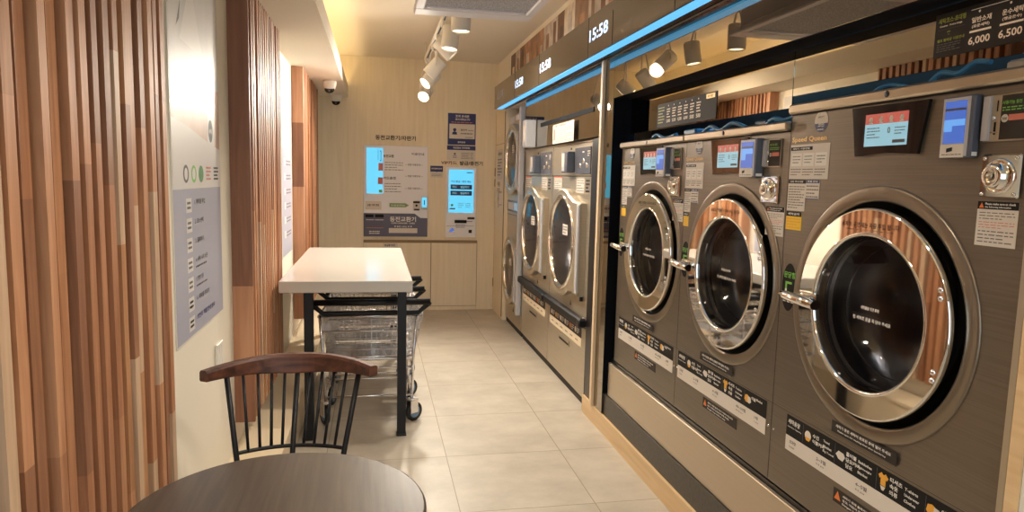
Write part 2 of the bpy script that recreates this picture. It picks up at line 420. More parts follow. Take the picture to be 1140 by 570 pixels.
# wall posters
L = FL(XL)
def poster_frame(name, label, y0, y1, z0, z1):
    t = thing(name, label, 'poster', (XL, (y0+y1)/2, z0), 'posters on the left wall')
    b = MB(L); b.box(y0, y1, z0, z1, .0005, .004, M_OUT); b.build('backing', t)
    return t
M_PG1 = mat('poster pale photo', (205,202,200), .42, spec=.35, noise=((2,5,3), .12))
M_PG2 = mat('poster skin tone photo', (206,170,146), .42, spec=.35, noise=((2,9,4), .18))
M_PG3 = mat('poster lavender panel', (176,176,192), .42, spec=.35)
M_PG4 = mat('poster white area', (222,218,214), .42, spec=.35)
t = poster_frame('laundry_poster', 'large glossy poster with hand photo and lavender guide panel, between first two slat panels', 2.27, 2.943, .886, 2.16)
b = MB(L); q = .0045
b.quad(2.275, 2.938, 1.62, 2.155, q, M_PG1); b.quad(2.275, 2.938, 1.535, 1.76, q+.0002, M_PG2)
b.add([(2.275,1.4755,q+.0004),(2.938,1.4755,q+.0004),(2.938,1.535,q+.0004),(2.80,1.55,q+.0004),(2.62,1.575,q+.0004),(2.45,1.60,q+.0004),(2.275,1.615,q+.0004)], [tuple(range(7))], M_PG4)
b.quad(2.275, 2.938, 1.39, 1.475, q+.0004, M_PG4); b.quad(2.275, 2.938, .891, 1.39, q, M_PG3)
b.add([(2.40,1.87,q+.0004),(2.50,2.02,q+.0004),(2.58,2.03,q+.0004),(2.70,1.85,q+.0004)], [(0,1,2,3)], M_PG4)
b.add([(2.36,1.90,q+.0005),(2.41,1.98,q+.0005),(2.43,2.03,q+.0005),(2.40,1.93,q+.0005)], [(0,1,2,3)], M_GREYT)
b.quad(2.74, 2.85, 1.54, 1.75, q+.0006, M_PG4); b.disc(2.79, 1.60, .042, q+.0008, M_BLKP, 24, .8); b.text('세탁', 2.765, 1.59, .018, M_WHITE, q+.001, w=.045)
b.text('오가닉 세탁 전문점', 2.45, 2.10, .026, M_GREYT, q+.001, w=.42)
for i, (y, m) in enumerate(((2.43,M_GREYT),(2.53,M_GRN),(2.63,mat('dark green badge', (84,150,84), .4)),(2.74,M_REDP),(2.86,M_BLKP))):
    if i < 3: b.disc(y, 1.44, .030, q+.0008, m, 20, 1.15); b.disc(y, 1.44, .020, q+.001, M_PG4 if i < 2 else m, 20)
    else: b.lines(y-.035, y+.04, 1.415, 1.47, 4, m, q+.001, .5)
txts = ['1. 세탁물 투입','2. 코스 선택','3. 결제하기','4. 세탁 시작 버튼','5. 건조기 이용','6. 세탁물 꺼내기','포인트 적립 안내 문의']
for i in range(7):
    z = 1.335-i*.067
    b.quad(2.42, 2.49, z-.024, z+.024, q+.0006, M_PG4); b.lines(2.432, 2.478, z-.016, z+.016, 2, M_BLKP if i > 4 else M_GREYT, q+.001, .5)
    b.text(txts[i], 2.525, z, .019, M_NAVY if i == 6 else M_GREYT, q+.001, w=[.15,.12,.12,.17,.1,.18,.26][i])
    if i in (3,4): b.lines(2.525, 2.68, z-.022, z-.008, 1, M_GREYT, q+.001)
b.build('print', t)
t = poster_frame('guide_poster', 'glossy grey poster with a pale frame between second and third slat panels', 4.80, 5.36, .87, 2.20)
b = MB(L); b.quad(4.805, 5.34, .88, 1.62, q, M_PG3); b.quad(4.805, 5.34, 1.62, 2.19, q, M_PG1)
for i in range(6): b.quad(4.93, 5.0, 1.50-i*.10, 1.55-i*.10, q+.0004, M_PG4); b.lines(5.03, 5.28, 1.50-i*.10, 1.545-i*.10, 2, M_GREYT, q+.0006)
b.build('print', t)
t = poster_frame('wall_board', 'narrow white board on the left wall beyond the third slat panel', 6.95, 7.25, .75, 1.95)
b = MB(L); b.lines(6.99, 7.21, .9, 1.85, 14, M_GREYT, q); b.build('print', t)
# socket
t = thing('wall_socket', 'white two gang power socket on the cream wall under the large poster', 'socket', (XL, 2.84, .68))
b = MB(L); b.box(2.79, 2.89, .665, .775, .0005, .012, M_OUT, .003); b.build('cover_plate', t)
for z in (.695, .745):
    b = MB(L); b.lathe(2.84, z, [(.021,.0125),(.019,.004),(.0,.004)], M_PG3, 20); b.box(2.830, 2.833, z-.003, z+.003, .0045, .006, M_BLKP); b.box(2.847, 2.850, z-.003, z+.003, .0045, .006, M_BLKP); b.build('socket_outlet', t)

# dome cameras under the soffit
def dome(x, y, label):
    t = thing('security_camera', label, 'camera', (x, y, ZS), 'security cameras under the soffit')
    f = Frame((x, y, ZS), (1,0,0), (0,1,0), (0,0,-1))
    b = MB(f); b.lathe(0, 0, [(0,.0005),(.056,.0005),(.058,.012),(.056,.038),(.050,.050)], M_OUT, 32); b.build('base', t)
    b = MB(f); b.lathe(0, 0, [(.050,.050),(.046,.066),(.036,.079),(.02,.087),(0,.09)], M_LAMPB, 32)
    b.build('shell', t)
    f2 = Frame((x, y-.022, ZS-.070), (1,0,0), (0,.5,.87), (0,-.87,-.5))
    b = MB(f2); b.lathe(0, 0, [(.042,-.016),(.041,.008),(.030,.027),(.012,.036),(0,.037)], M_SCRB, 24); b.lathe(0, 0, [(.010,.0372),(.006,.039),(0,.039)], M_GREYT, 16); b.build('lens', t)
dome(-.382, 6.18, 'white dome security camera under the soffit, nearer and larger of two')
dome(-.384, 7.20, 'white dome security camera under the soffit, next to the back wall')

# ------------------------------------------------------------------ ceiling units and track lamps
t = thing('air_conditioner', 'pale grey ceiling air conditioner with mesh grille at the top of the photo', 'air conditioner', (.47, 2.95, 2.225))
b = MB(); b.box(.215, .715, 2.55, 3.37, 2.255, ZC-.001, M_ACW); b.build('body', t)
b = MB()
for a in ((.18,.75,3.315,3.43),(.18,.75,2.50,2.60),(.18,.225,2.60,3.315),(.705,.75,2.60,3.315)): b.box(*a, 2.225, 2.257, M_ACW, .006)
b.build('frame', t)
b = MB(); b.box(.225, .705, 2.60, 3.315, 2.233, 2.247, M_ACG); b.build('grille', t)
b = MB(); b.box(.235, .695, 3.275, 3.31, 2.226, 2.2325, M_ACW); b.build('air_flap', t)

def spot(x, y, z, direc, power, angle=140):
    l = bpy.data.lights.new('lamp', 'SPOT'); l.energy = power; l.color = (1, .90, .76); l.spot_size = math.radians(angle); l.spot_blend = 1; l.shadow_soft_size = .05
    o = bpy.data.objects.new('lamp', l); COL.objects.link(o); o.location = (x, y, z)
    o.rotation_euler = Vector(direc).to_track_quat('-Z', 'Y').to_euler(); return o
XT = .463; ZT = 2.515
def track(y0, y1, label):
    tr = thing('lighting_track', label, 'lighting track', (XT, (y0+y1)/2, ZC))
    b = MB(); b.box(XT-.017, XT+.017, y0, y1, ZT, ZT+.030, M_LAMPB); b.build('rail', tr)
    b = MB(); b.box(XT-.006, XT+.006, y0+.01, y1-.01, ZT-.0008, ZT-.0001, M_BLACK); b.build('conductor_slot', tr)
    n = max(2, int((y1-y0)/1.0))
    for i in range(n):
        y = y0+.1+(y1-y0-.2)*i/(n-1)
        b = MB(); b.tube([(XT-.012,y,ZT+.03),(XT-.012,y,ZC-.001)], .0035, M_LAMPB, 8); b.build('hanging_rod', tr)
track(3.45, 6.55, 'slim white hanging lighting track behind the air conditioner carrying the tilted spot lamps')
track(-.6, 2.45, 'slim white hanging lighting track over the near aisle, in front of the air conditioner')
def track_lamp(x, y, zl, direc, label, power=52, col=None):
    """zl = height of the lens centre"""
    d = Vector(direc).normalized(); lens = Vector((x, y, zl)); Lh = .15; back = lens - d*Lh; R = .0545
    t = thing('track_lamp', label, 'spot lamp', (XT, y, ZT), 'white spot lamps on the ceiling track')
    u = d.orthogonal().normalized(); v = d.cross(u).normalized()
    f = Frame(back, u, v, d)
    b = MB(f); b.lathe(0, 0, [(0,0),(R*.9,0),(R,.008),(R,Lh-.005),(R*.93,Lh),(R*.9,Lh-.012)], M_LAMPB, 32); b.build('housing', t)
    b = MB(f); b.lathe(0, 0, [(R*.9,Lh-.012),(R*.5,Lh-.007),(0,Lh-.006)], M_LAMPE, 32); plabel(b.build('lens', t), 'glowing warm white lens')
    side = Vector((0,0,1)).cross(d)
    side = side.normalized() if side.length > .05 else Vector((0,1,0))
    mid = back + d*.06; ap = Vector((XT, y, ZT-.045))
    b = MB()
    b.tube([mid+side*(R+.003), mid+side*(R+.006)+Vector((0,0,.03)), ap+side*.028+Vector((0,0,-.012)), ap, ap-side*.028+Vector((0,0,-.012)), mid-side*(R+.006)+Vector((0,0,.03)), mid-side*(R+.003)], .0055, M_LAMPB, 8)
    b.tube([ap-Vector((0,0,.004)), Vector((XT,y,ZT-.034))], .008, M_LAMPB, 10); b.build('yoke', t)
    b = MB(); b.box(XT-.016, XT+.016, y-.04, y+.04, ZT-.036, ZT-.001, M_LAMPB, .004); b.build('track_adapter', t)
    o = spot(*(lens+d*.02), d, power); o.name = 'lamp_light'; o.parent = t; o.location = (lens+d*.02) - Vector(t['_o'])
track_lamp(.463, 3.86, 2.245, (0,0,-1), 'white spot lamp pointing straight down just behind the air conditioner', 36)
track_lamp(.458, 4.43, 2.250, (-.12,-.1,-1), 'white spot lamp second behind the air conditioner, aimed nearly straight down', 36)
track_lamp(.53, 4.86, 2.285, (.75,-.05,-.75), 'white spot lamp tilted towards the machines on the right', 34)
track_lamp(.395, 5.32, 2.215, (-.62,.1,-.7), 'white spot lamp tilted left, fourth behind the air conditioner', 26)
track_lamp(.395, 5.72, 2.20, (-.6,-.35,-.6), 'white spot lamp with its glowing lens turned down to the left', 40)
track_lamp(.43, 6.40, 2.17, (-.3,-.7,-.5), 'white spot lamp at the far end of the track facing the viewer', 95)
for i, y in enumerate((2.2, 1.3, .2)):
    track_lamp(.45, y, 2.25, (-.15,0,-1), ['white spot lamp on the track above the round table', 'white spot lamp on the track over the near aisle', 'white spot lamp on the track over the viewer'][i], 26)

# ------------------------------------------------------------------ fascia, light strip, mirrors
XA = 1.166; ZA = 2.131
t = thing('overhead_fascia', 'long glossy bronze fascia above the machines with lit clock digits', 'fascia', (1.22, 3.0, ZA))
b = MB(); b.box(XA, XA+.010, .6, 6.84, ZA, 2.349, M_FASC); b.build('front_board', t)
b = MB(); b.box(XA+.010, 1.2885, .6, 6.84, ZA+.006, 2.345, M_UNDER); b.build('casing', t)
FD = FR(XA, 0)
b = MB(FD)
for y in (5.83, 4.944, 3.769, 2.63): b.box(-y-.0016, -y+.0016, ZA, 2.349, .0001, .0012, M_SEAM)
b.box(-3.370, -3.366, ZA, 2.30, .0001, .0012, M_SEAM)
b.build('panel_joint', t)
for y, tx, m in ((6.66,'13:38',mat('dim led digits', (150,140,140), .4, emit=.15)), (5.805,'15:58',M_LEDT), (4.916,'15:58',M_LEDT), (3.746,'15:58',M_LEDT)):
    b = MB(FD); b.text(tx, -y, 2.208, .066, m, .0015, w=.31)
    o = b.build('clock_digits', t); plabel(o, 'lit white clock digits')
b = MB(); b.box(XA+.014, XA+.062, .6, 6.75, ZA-.004, ZA+.0055, M_LED)
ls = tag(b.build('blue_light_strip'), 'bright blue light strip along the underside of the fascia', 'light strip')
b = MB()
M_ART = [mat('print block %d' % i, c, .5, noise=((3,14,9), .35)) for i, c in enumerate([(120,88,66),(176,132,100),(196,186,176),(92,72,60),(206,196,188),(150,118,96),(222,208,192)])]
y = 6.69; k = 0
seq = [3,2,0,1,5,1,2,4,0,6,5,2,4,1,3,6,2,5,4,0,1,6]
while y > .7:
    w = (.22,.20,.18,.26,.3,.16)[k % 6]; y2 = max(.6, y-w); m = M_ART[seq[k % 22]]
    b.box(1.297, 1.305, y2, y, 2.30, 2.632, m)
    zf = 2.37+.12*((k*7) % 5)/5; b.box(1.2955, 1.297, y2+.25*(y-y2), y2+.62*(y-y2), 2.30, zf+.14, M_ART[(seq[k % 22]+3) % 7])
    y = y2; k += 1
tag(b.build('photo_frieze'), 'frieze of brown and grey photo prints above the bronze fascia', 'frieze')
b = MB(); b.box(1.2945, XO-.06, .6, 6.69, 2.633, ZC, M_WALL); b.box(1.306, XO-.06, .6, 6.69, ZA+.002, 2.632, M_WALL); struct(b.build('trim_frieze', base=(0,0,0)))

mg = 'bronze mirror glass above the machines'
def mirror(y0, y1, z0, z1, label, x=XM):
    b = MB(FR(x, 0)); b.box(-y1, -y0, z0, z1, -.005, 0, M_MIRR); return tag(b.build('mirror_panel'), label, 'mirror', mg)
mirror(1.13, 3.659, 1.904, ZA-.001, 'long strip of bronze mirror right under the blue light, reflecting the spot lamps')
mirror(3.847, 5.93, 1.709, ZA-.001, 'bronze mirror behind the two tall dryers with the paper note on it')
mirror(3.661, 3.798, .107, ZA-.001, 'narrow upright bronze mirror between the maple post and the black alcove frame')
mirror(2.146, 3.655, 1.713, 1.902, 'bronze mirror above the two smaller washing machines with a price list on it', XI)
mirror(1.16, 2.142, 1.751, 1.902, 'bronze mirror above the largest washing machine, with the price sign', XI)
b = MB(); b.box(1.2955, 1.42, 3.662, 3.69, .228, 1.903, M_JAMB); b.box(1.290, 1.2955, 3.655, 3.6605, .228, 1.903, M_JAMB); b.box(1.2955, XI+.02, 1.13, 3.662, 1.9032, 1.925, M_JAMB)
tag(b.build('alcove_surround'), 'black metal jamb and head lining the alcove of the three big washing machines', 'frame')
b = MB(); b.box(1.286, 1.2895, 4.0, 5.35, 1.862, 1.892, M_JAMB)
tag(b.build('black_rail'), 'black rail across the mirror above the two tall dryers', 'rail')
b = MB(); b.box(1.270, 1.289, 3.80, 3.832, .106, ZA-.001, M_POST, .002)
tag(b.build('maple_post'), 'slim pale maple post standing between the dryers and the big washers', 'post')
b = MB(); b.box(1.302, 1.36, 4.022, 4.045, 0, 1.70, M_BLACK)
tag(b.build('black_side_panel'), 'black upright side panel at the near end of the dryers', 'panel')
b = MB(); b.box(1.2955, 1.30, 3.692, 4.02, .228, 1.70, M_BLK2); struct(b.build('trim_dryer_side'))
b = MB(); b.box(1.62, 1.64, 1.1, 3.9, 1.2, 2.1, M_BLK2); struct(b.build('wall_service'))
def hose(pts, r, label, m=M_HOSE):
    b = MB(); P = [Vector(p) for p in pts]; out = []
    for i in range(len(P)-1):
        p0 = P[max(i-1,0)]; p1 = P[i]; p2 = P[i+1]; p3 = P[min(i+2,len(P)-1)]
        for k in range(6):
            q_ = k/6; out.append(.5*((2*p1)+(-p0+p2)*q_+(2*p0-5*p1+4*p2-p3)*q_*q_+(-p0+3*p1-3*p2+p3)*q_**3))
    out.append(P[-1]); b.tube([tuple(p) for p in out], r, m, 10)
    return tag(b.build('water_hose'), label, 'hose', 'blue hoses behind the machine tops')
hose([(1.375,1.53,1.712),(1.372,1.49,1.735),(1.375,1.44,1.728),(1.38,1.40,1.748),(1.383,1.36,1.742)], .006, 'bright blue hose looping over the top of the largest washing machine')
hose([(1.372,1.74,1.703),(1.368,1.70,1.722),(1.372,1.66,1.728),(1.376,1.60,1.716)], .005, 'thin blue hose left of the bright one on the largest washer')
hose([(1.37,2.26,1.655),(1.365,2.20,1.680),(1.366,2.14,1.670),(1.37,2.08,1.678)], .008, 'blue hose behind the right end of the middle washer top')
hose([(1.37,2.76,1.652),(1.365,2.66,1.684),(1.366,2.58,1.664),(1.365,2.48,1.686),(1.37,2.39,1.662)], .008, 'wavy blue hose behind the top of the middle washer')
hose([(1.37,3.32,1.650),(1.365,3.22,1.682),(1.366,3.12,1.660),(1.37,3.0,1.672)], .008, 'blue hose behind the top of the far big washer')
for y0, y1, z0, z1, m, l in ((1.17,1.34,1.681,1.742,M_HOUSL,'pale control box on top of the largest washing machine'),
        (1.80,2.0,1.681,1.724,M_HOSD,'dark blue box on the largest washing machine'),(2.28,2.36,1.6265,1.685,M_HOSD,'small dark box behind the middle washer top'),
        (2.84,2.96,1.6265,1.690,M_HOSE,'blue box behind the top of the far big washer')):
    b = MB(); b.box(1.385 if z0 < 1.65 else 1.40, 1.48, y0, y1, z0, z1, m, .006); tag(b.build('control_box'), l, 'box', 'boxes behind the machine tops')
lb = bpy.data.lights.new('added_blue_glow', 'AREA'); lb.shape = 'RECTANGLE'; lb.size = .05; lb.size_y = 2.5; lb.energy = 1.5; lb.color = (.3,.65,1)  # added blue light without a fixture, tints the hoses and boxes
o = bpy.data.objects.new('added_blue_glow', lb); COL.objects.link(o); o.location = (1.56, 2.4, 1.88); o.rotation_euler = (0, math.radians(25), 0)

# signs on the inner mirror panes
b = MB(FR(XI-.0006, 0, .0646, .9555))
b.box(-1.615, -1.30, 1.793, 1.905, 0, .002, M_SIGN)
b.text('세탁코스·초대형', -1.605, 1.879, .014, M_LGRN, .0026, w=.085); b.text('Course · X-tra Large', -1.60, 1.869, .006, M_SIGNT, .0026, w=.07)
b.quad(-1.605, -1.52, 1.863, 1.8635, .0026, M_GREYT); b.text('♛', -1.575, 1.846, .012, M_LGRN, .0026); b.text('셀프 빨래방 이용안내', -1.605, 1.832, .008, M_LGRN, .0026, w=.085)
b.lines(-1.605, -1.53, 1.806, 1.829, 4, M_GREYT, .0026)
for y, p, n, s in ((-1.505,'6,000','일반소재','(표준세탁)'),(-1.42,'6,500','운수세탁','(헹굼온수)')):
    b.text('●', y+.022, 1.884, .006, M_SIGNT, .0026); b.text(n, y+.004, 1.861, .014, M_SIGNT, .0026, w=.056); b.text(s, y+.006, 1.848, .009, M_SIGNT, .0026, w=.05)
    b.quad(y, y+.062, 1.838, 1.843, .0026, M_SIGNT); b.text(p, y-.001, 1.806, .022, M_SIGNT, .0026, w=.062)
b.quad(-1.505, -1.40, 1.893, 1.8945, .0026, M_SIGNT)
tag(b.build('price_sign'), 'dark brown price sign reading 6,000 and 6,500 above the largest washer', 'sign')
b = MB(FR(XI-.0006, 0, .0646, .9555))
b.box(-3.44, -2.80, 1.732, 1.852, 0, .002, M_SIGN)
b.lines(-3.425, -3.35, 1.75, 1.84, 6, M_LGRN, .0026, .35)
for i, p in enumerate(('5,000','5,500','4,500','6,000','500','500')):
    u = -3.32+i*.066; b.text('●', u+.014, 1.832, .008, M_SIGNT, .0026); b.lines(u, u+.042, 1.788, 1.825, 3, M_SIGNT, .0026, .5); b.quad(u, u+.042, 1.778, 1.783, .0026, M_SIGNT); b.text(p, u, 1.75, .019, M_SIGNT, .0026, w=.044)
b.quad(-2.895, -2.815, 1.826, 1.846, .0026, M_GOLD); b.text('워시팡', -2.885, 1.83, .012, M_SIGN, .003, w=.05)
tag(b.build('price_list'), 'dark price list with six columns above the two smaller washing machines', 'sign')
b = MB(FR(1.2735, 0, .0, 1.)); b.box(-4.90, -4.36, 1.7065, 1.842, 0, .002, M_PAPER); b.text('건조기 이용안내', -4.86, 1.820, .016, M_BLKP, .003, w=.3); b.quad(-4.88,-4.83,1.73,1.81,.0026,M_REDP); b.lines(-4.80, -4.42, 1.715, 1.812, 7, M_REDP, .003, .3)
tag(b.build('paper_note'), 'white paper note with red lines standing on top of the nearer tall dryer', 'notice')

# ------------------------------------------------------------------ big washing machines
def sticker(b, u0, u1, v0, v1, head=None, hm=None, text=None, rows=6, base=None, c=.0012, rm=None):
    b.box(u0, u1, v0, v1, .0002, c, base or M_PAPER)
    if head: b.quad(u0, u1, v1-head, v1, c+.0002, hm or M_BLKP)
    if text: b.text(text, u0+.1*(u1-u0), v1-(head or .02)*.75, (head or .02)*.5, M_WHITE if head else M_BLKP, c+.0004, w=.75*(u1-u0))
    if rows: b.lines(u0+.06*(u1-u0), u1-.06*(u1-u0), v0+.06*(v1-v0), v1-(head or 0)-.06*(v1-v0), rows, rm or M_GREYT, c+.0004, .35)

def washer(c, uL, uR, dv, label, big, hl, left_du=0.):
    X = XW; f = FR(X, c, .1341, .9075); top = 1.64+dv; du = -.02 if not big else 0.; dl = -.048+.0 if not big else 0.
    t = thing('washing_machine', label, 'washing machine', (X+.1, c, .439), 'large front loading washing machines in the alcove')
    ZD = 1.073
    # cabinet: front with a round opening, sides, top
    b = MB(f); n = 64; ring = [(.378*math.cos(2*PI*i/n), ZD+.378*math.sin(2*PI*i/n)) for i in range(n)]
    def onrect(a):
        ca, sa = math.cos(a), math.sin(a)
        k = min((uR if ca > 0 else uL)/ca if abs(ca) > 1e-6 else 1e9, ((top-ZD) if sa > 0 else (.345-ZD))/sa if abs(sa) > 1e-6 else 1e9)
        return (ca*k, ZD+sa*k)
    angs = sorted([2*PI*i/n for i in range(n)] + [math.atan2(y, x) % (2*PI) for x in (uL, uR) for y in (top-ZD, .345-ZD)])
    vs = []; 
    for a in angs: p = onrect(a); vs += [(.378*math.cos(a), ZD+.378*math.sin(a), 0), (p[0], p[1], 0)]
    m_ = len(angs); b.add(vs, [(2*i, 2*i+1, 2*((i+1) % m_)+1, 2*((i+1) % m_)) for i in range(m_)], M_BRUSH)
    b.box(uL, uL+.002, .345, top, -.24, -.0005, M_BRUSH); b.box(uR-.002, uR, .345, top, -.24, -.0005, M_BRUSH)
    b.box(uL+.002, uR-.002, top-.002, top, -.24, -.0005, M_BRUSH); b.box(uL+.002, uR-.002, .345, .347, -.24, -.0005, M_BRUSH)
    b.box(uL, uL+.0025, .347, top-.001, .0001, .0006, M_SEAM)
    b.box(uL+.003, uR-.001, .6425, .6445, .0001, .0008, M_RING); b.box(uL+.003, uR-.001, .6405, .6425, .0001, .0005, M_SEAM)
    b.box(uL+.01, uR-.01, .337, .345, -.2, -.01, M_BLK2)
    for u in (uL+.018, uR-.018): b.lathe(u, .545, [(.005,.0),(.0045,.002),(0,.0025)], M_CHROME, 12)
    b.build('cabinet', t)
    b = MB(f); b.lathe(0, ZD, [(.3825,0),(.3815,.004),(.376,.006),(.345,.004),(.338,.001),(.336,-.004)], M_RING, 72)
    b.build('door_surround', t)
    b = MB(f); b.lathe(0, ZD, [(.336,-.004),(.334,-.03),(.31,-.035),(.27,-.04),(.255,-.06)], M_RUB, 72); b.build('gasket', t)
    b = MB(f); b.lathe(0, ZD, [(.256,-.06),(.262,-.075),(.30,-.085),(.30,-.225),(.12,-.235),(0,-.22)], M_DRUM, 56)
    for k in range(3):
        a = 2*PI*k/3+.5; f3 = Frame(f(0,ZD,0), f.u*math.cos(a)+f.v*math.sin(a), f.v*math.cos(a)-f.u*math.sin(a), f.n)
        bb = MB(f3); bb.prism([(.30,-.03),(.24,0),(.30,.03)], -.22, -.09, M_DRUM); b.add(bb.v, bb.f, M_DRUM, raw=True)
    b.build('drum', t)
    # door
    b = MB(f); b.lathe(0, ZD, [(.300,-.03),(.317,-.02),(.3172,.020),(.3165,.0255),(.314,.0295),(.3105,.0305)], M_CHROME, 96)
    b.lathe(0, ZD, [(.3105,.0305),(.2440,.0305)], M_CHROME, 96); b.lathe(0, ZD, [(.2440,.0305),(.2425,.0325),(.238,.0335),(.233,.030),(.231,.02),(.230,-.01)], M_CHROME, 96)
    dr_ = b.build('door', t)
    b = MB(f); b.lathe(0, ZD, [(.2305,.012),(.15,.0165),(.07,.018),(0,.0185)], M_GLASS, 64)
    o = b.build('door_glass', dr_)
    b = MB(f)
    b.text('세탁물을 꺼낸 후에', -.02, ZD-.0+.012, .011, M_WHITE, .0195, w=.075)
    b.quad(-.055, .115, ZD-.0045, ZD-.0038, .0190, M_GREYT)
    b.text('빈 세탁조 문을 꼭 닫아 주세요', -.05, ZD-.022, .012, M_WHITE, .0195, w=.155)
    o = b.build('glass_print', dr_)
    b = MB(f); b.lathe(0, ZD, [(.228,-.012),(.224,-.035),(.206,-.05),(.200,-.075),(.182,-.085),(.176,-.105),(.15,-.115),(.08,-.122),(0,-.124)], M_BOWL, 64); b.lathe(0, ZD, [(.2285,-.010),(.224,-.034)], M_CHR2, 64); b.lathe(0, ZD, [(.2015,-.071),(.1995,-.077)], M_CHR2, 64); b.build('glass_bowl', dr_)
    b = MB(f); b.text('세제와 유연제는 자동 투입 됩니다', 0, ZD+.256, .017, M_SLATE, .0305, w=.24, align='c')
    b.text('Detergent and softener are added automatically', 0, ZD+.247, .005, M_SLATE, .0305, w=.20, align='c')
    b.build('door_print', dr_)
    for u, v in ((.279, ZD+.118),(.281, ZD+.096),(.279, ZD-.10),(.278, ZD-.122)):
        b = MB(f); b.lathe(u, v, [(.0088,.028),(.0075,.033),(.003,.0355),(0,.0358)], M_CHR2, 14); b.build('hinge_screw', dr_)
    h0, h1 = hl
    b = MB(f); b.box(h0+.075, h1-.02, 1.052, 1.096, .024, .046, M_CHROME, .005)
    b.tube([(h0,1.074,.062),(h0+.03,1.073,.066),(h0+.10,1.070,.063),(h1,1.064,.055)], [.014,.019,.022,.020], M_CHROME, 14, flat=.75)
    b.lathe(h0+.11, 1.072, [(.008,.046),(.008,.060)], M_CHROME, 12)
    b.build('door_handle', dr_)
    # control screen
    z = lambda v: v-(.053 if not big else 0); q = -.05 if not big else 0.
    b = MB(f); b.prism([(-.113+q,z(1.543)),(.012+q,z(1.551)),(.135+q,z(1.544)),(.163+q,z(1.688)),(-.14+q,z(1.690))], .0002, .010, M_SCRB)
    cs = b.build('control_screen', t)
    b = MB(f); b.quad(-.076+q, .095+q, z(1.571), z(1.6355), .0105, M_CYAN2); b.quad(-.076+q, .095+q, z(1.6355), z(1.665), .0105, M_RED)
    for i in range(4): b.disc(-.052+q+i*.041, z(1.648), .009, .0112, M_PAPER, 6); b.quad(-.060+q+i*.041, -.044+q+i*.041, z(1.6375), z(1.640), .0112, M_WHITE)
    b.lines(-.066+q, -.012+q, z(1.592), z(1.628), 4, M_GREYT, .0112, .35); b.text('0', .018+q, z(1.606), .018, M_GREYT, .0112); b.lines(.046+q, .088+q, z(1.600), z(1.625), 3, M_GREYT, .0112, .35)
    b.quad(.04+q, .088+q, z(1.578), z(1.587), .0112, M_GREYT)
    plabel(b.build('display', cs), 'lit touch display, red above pale blue')
    # card reader
    if big: r0, r1, rv0, rv1, rd = .222, .322, 1.529, 1.683, .024
    else: r0, r1, rv0, rv1, rd = .100, .222, 1.478, 1.626, .034
    b = MB(f); rw = r1-r0
    b.box(r0, r1, rv0, rv1, .0002, rd, M_HOUS, .003); b.box(r0+.006, r1-.012, rv0+.004, rv1-.004, rd, rd+.001, M_HOUSL)
    b.box(r1, r1+.0006, rv0+.004, rv0+.014, .006, rd-.003, M_WHITE)
    cr = b.build('card_reader', t)
    b = MB(f); s0, s1 = r0+.014, r1-.022; b.box(s0, s1, rv0+.036, rv1-.012, rd+.001, rd+.002, M_BLUES); e = rd+.0022
    b.quad(s0, s1, rv0+.036+.055*rw/.1*.8, rv0+.036+.075*rw/.1*.8, e, M_BLUES2); b.quad(s0, s0+.4*(s1-s0), rv0+.036+.03, rv0+.036+.055*rw/.1*.8, e, M_BLUES2)
    b.quad(s0, s1, rv1-.036, rv1-.030, e, M_SLATE)
    b.build('reader_screen', cr)
    b = MB(f); b.box(s0-.006, s1+.002, rv0+.001, rv0+.034, rd+.001, rd+.002, M_PAPER); b.prism([(s0+.014,rv0+.014),(s0+.032,rv0+.017),(s0+.032,rv0+.027),(s0+.014,rv0+.024)], rd+.002, rd+.0025, M_BLKP); b.lines(s0, s1-.004, rv0+.006, rv0+.011, 1, M_GREYT, rd+.0022); b.build('reader_label', cr)
    # coin slot panel
    if big: p0, p1, pv0, pv1 = .333, .478, 1.566, 1.677
    else: p0, p1, pv0, pv1 = .226, .338, 1.516, 1.620
    b = MB(f); b.box(p0, p1, pv0, pv1, .0002, .006, M_STEEL, .002); b.box(p0+.001, p0+.020, pv0+.003, pv1-.003, .006, .012, M_HOUSL)
    sl = .047 if big else .038
    b.box(p0+sl, p1-.003, pv0+.004, pv1-.004, .006, .0075, M_SIGN)
    b.box(p0+.034, p0+.037, pv1-.040, pv1-.014, .006, .0066, M_BLKP); b.box(p0+.030, p0+.035, pv0+.016, pv0+.046, .006, .0066, M_BLKP)
    b.lathe(p0+.029, pv0+.056, [(.005,.006),(.004,.010),(0,.011)], M_CHROME, 12); b.box(p0+.022, p0+.040, pv0+.020, pv0+.023, .006, .009, M_CHROME)
    cx = p0+sl+.012
    b.disc(cx, pv1-.058, .0095 if big else .007, .0082, M_PAPER, 20); b.text('500', cx, pv1-.0615, .006, M_BLKP, .0086, align='c')
    b.text('사용가능 동전', p0+sl+.003, pv1-.026, .009, M_GRN, .0084, w=.05); b.quad(cx+.010, p1-.006, pv1-.064, pv1-.050, .0082, M_REDP)
    b.lines(p0+sl+.004, p1-.006, pv1-.042, pv1-.030, 2, M_GRN, .0084)
    b.build('coin_slot_panel', t)
    k0, k1, kv0, kv1 = (.340,.446,1.431,1.536) if big else (.226,.337,1.381,1.484)
    b = MB(f); b.box(k0, k1, kv0, kv1, .0002, .009, M_CHROME, .004)
    kc, kz = (k0+k1)/2, (kv0+kv1)/2
    b.lathe(kc, kz, [(.043,.009),(.041,.014),(.036,.015),(.034,.012),(.030,.012),(.028,.030),(.024,.034),(.013,.034),(.011,.031),(0,.031)], M_CHROME, 40)
    b.lathe(kc-.003, kz, [(.008,.0315),(.007,.036),(0,.0365)], M_STEEL, 16)
    for a_, c_ in ((k0+.01,kv0+.01),(k1-.01,kv0+.01),(k0+.01,kv1-.01),(k1-.01,kv1-.01)): b.lathe(a_, c_, [(.005,.009),(.004,.012),(0,.0125)], M_CHROME, 12)
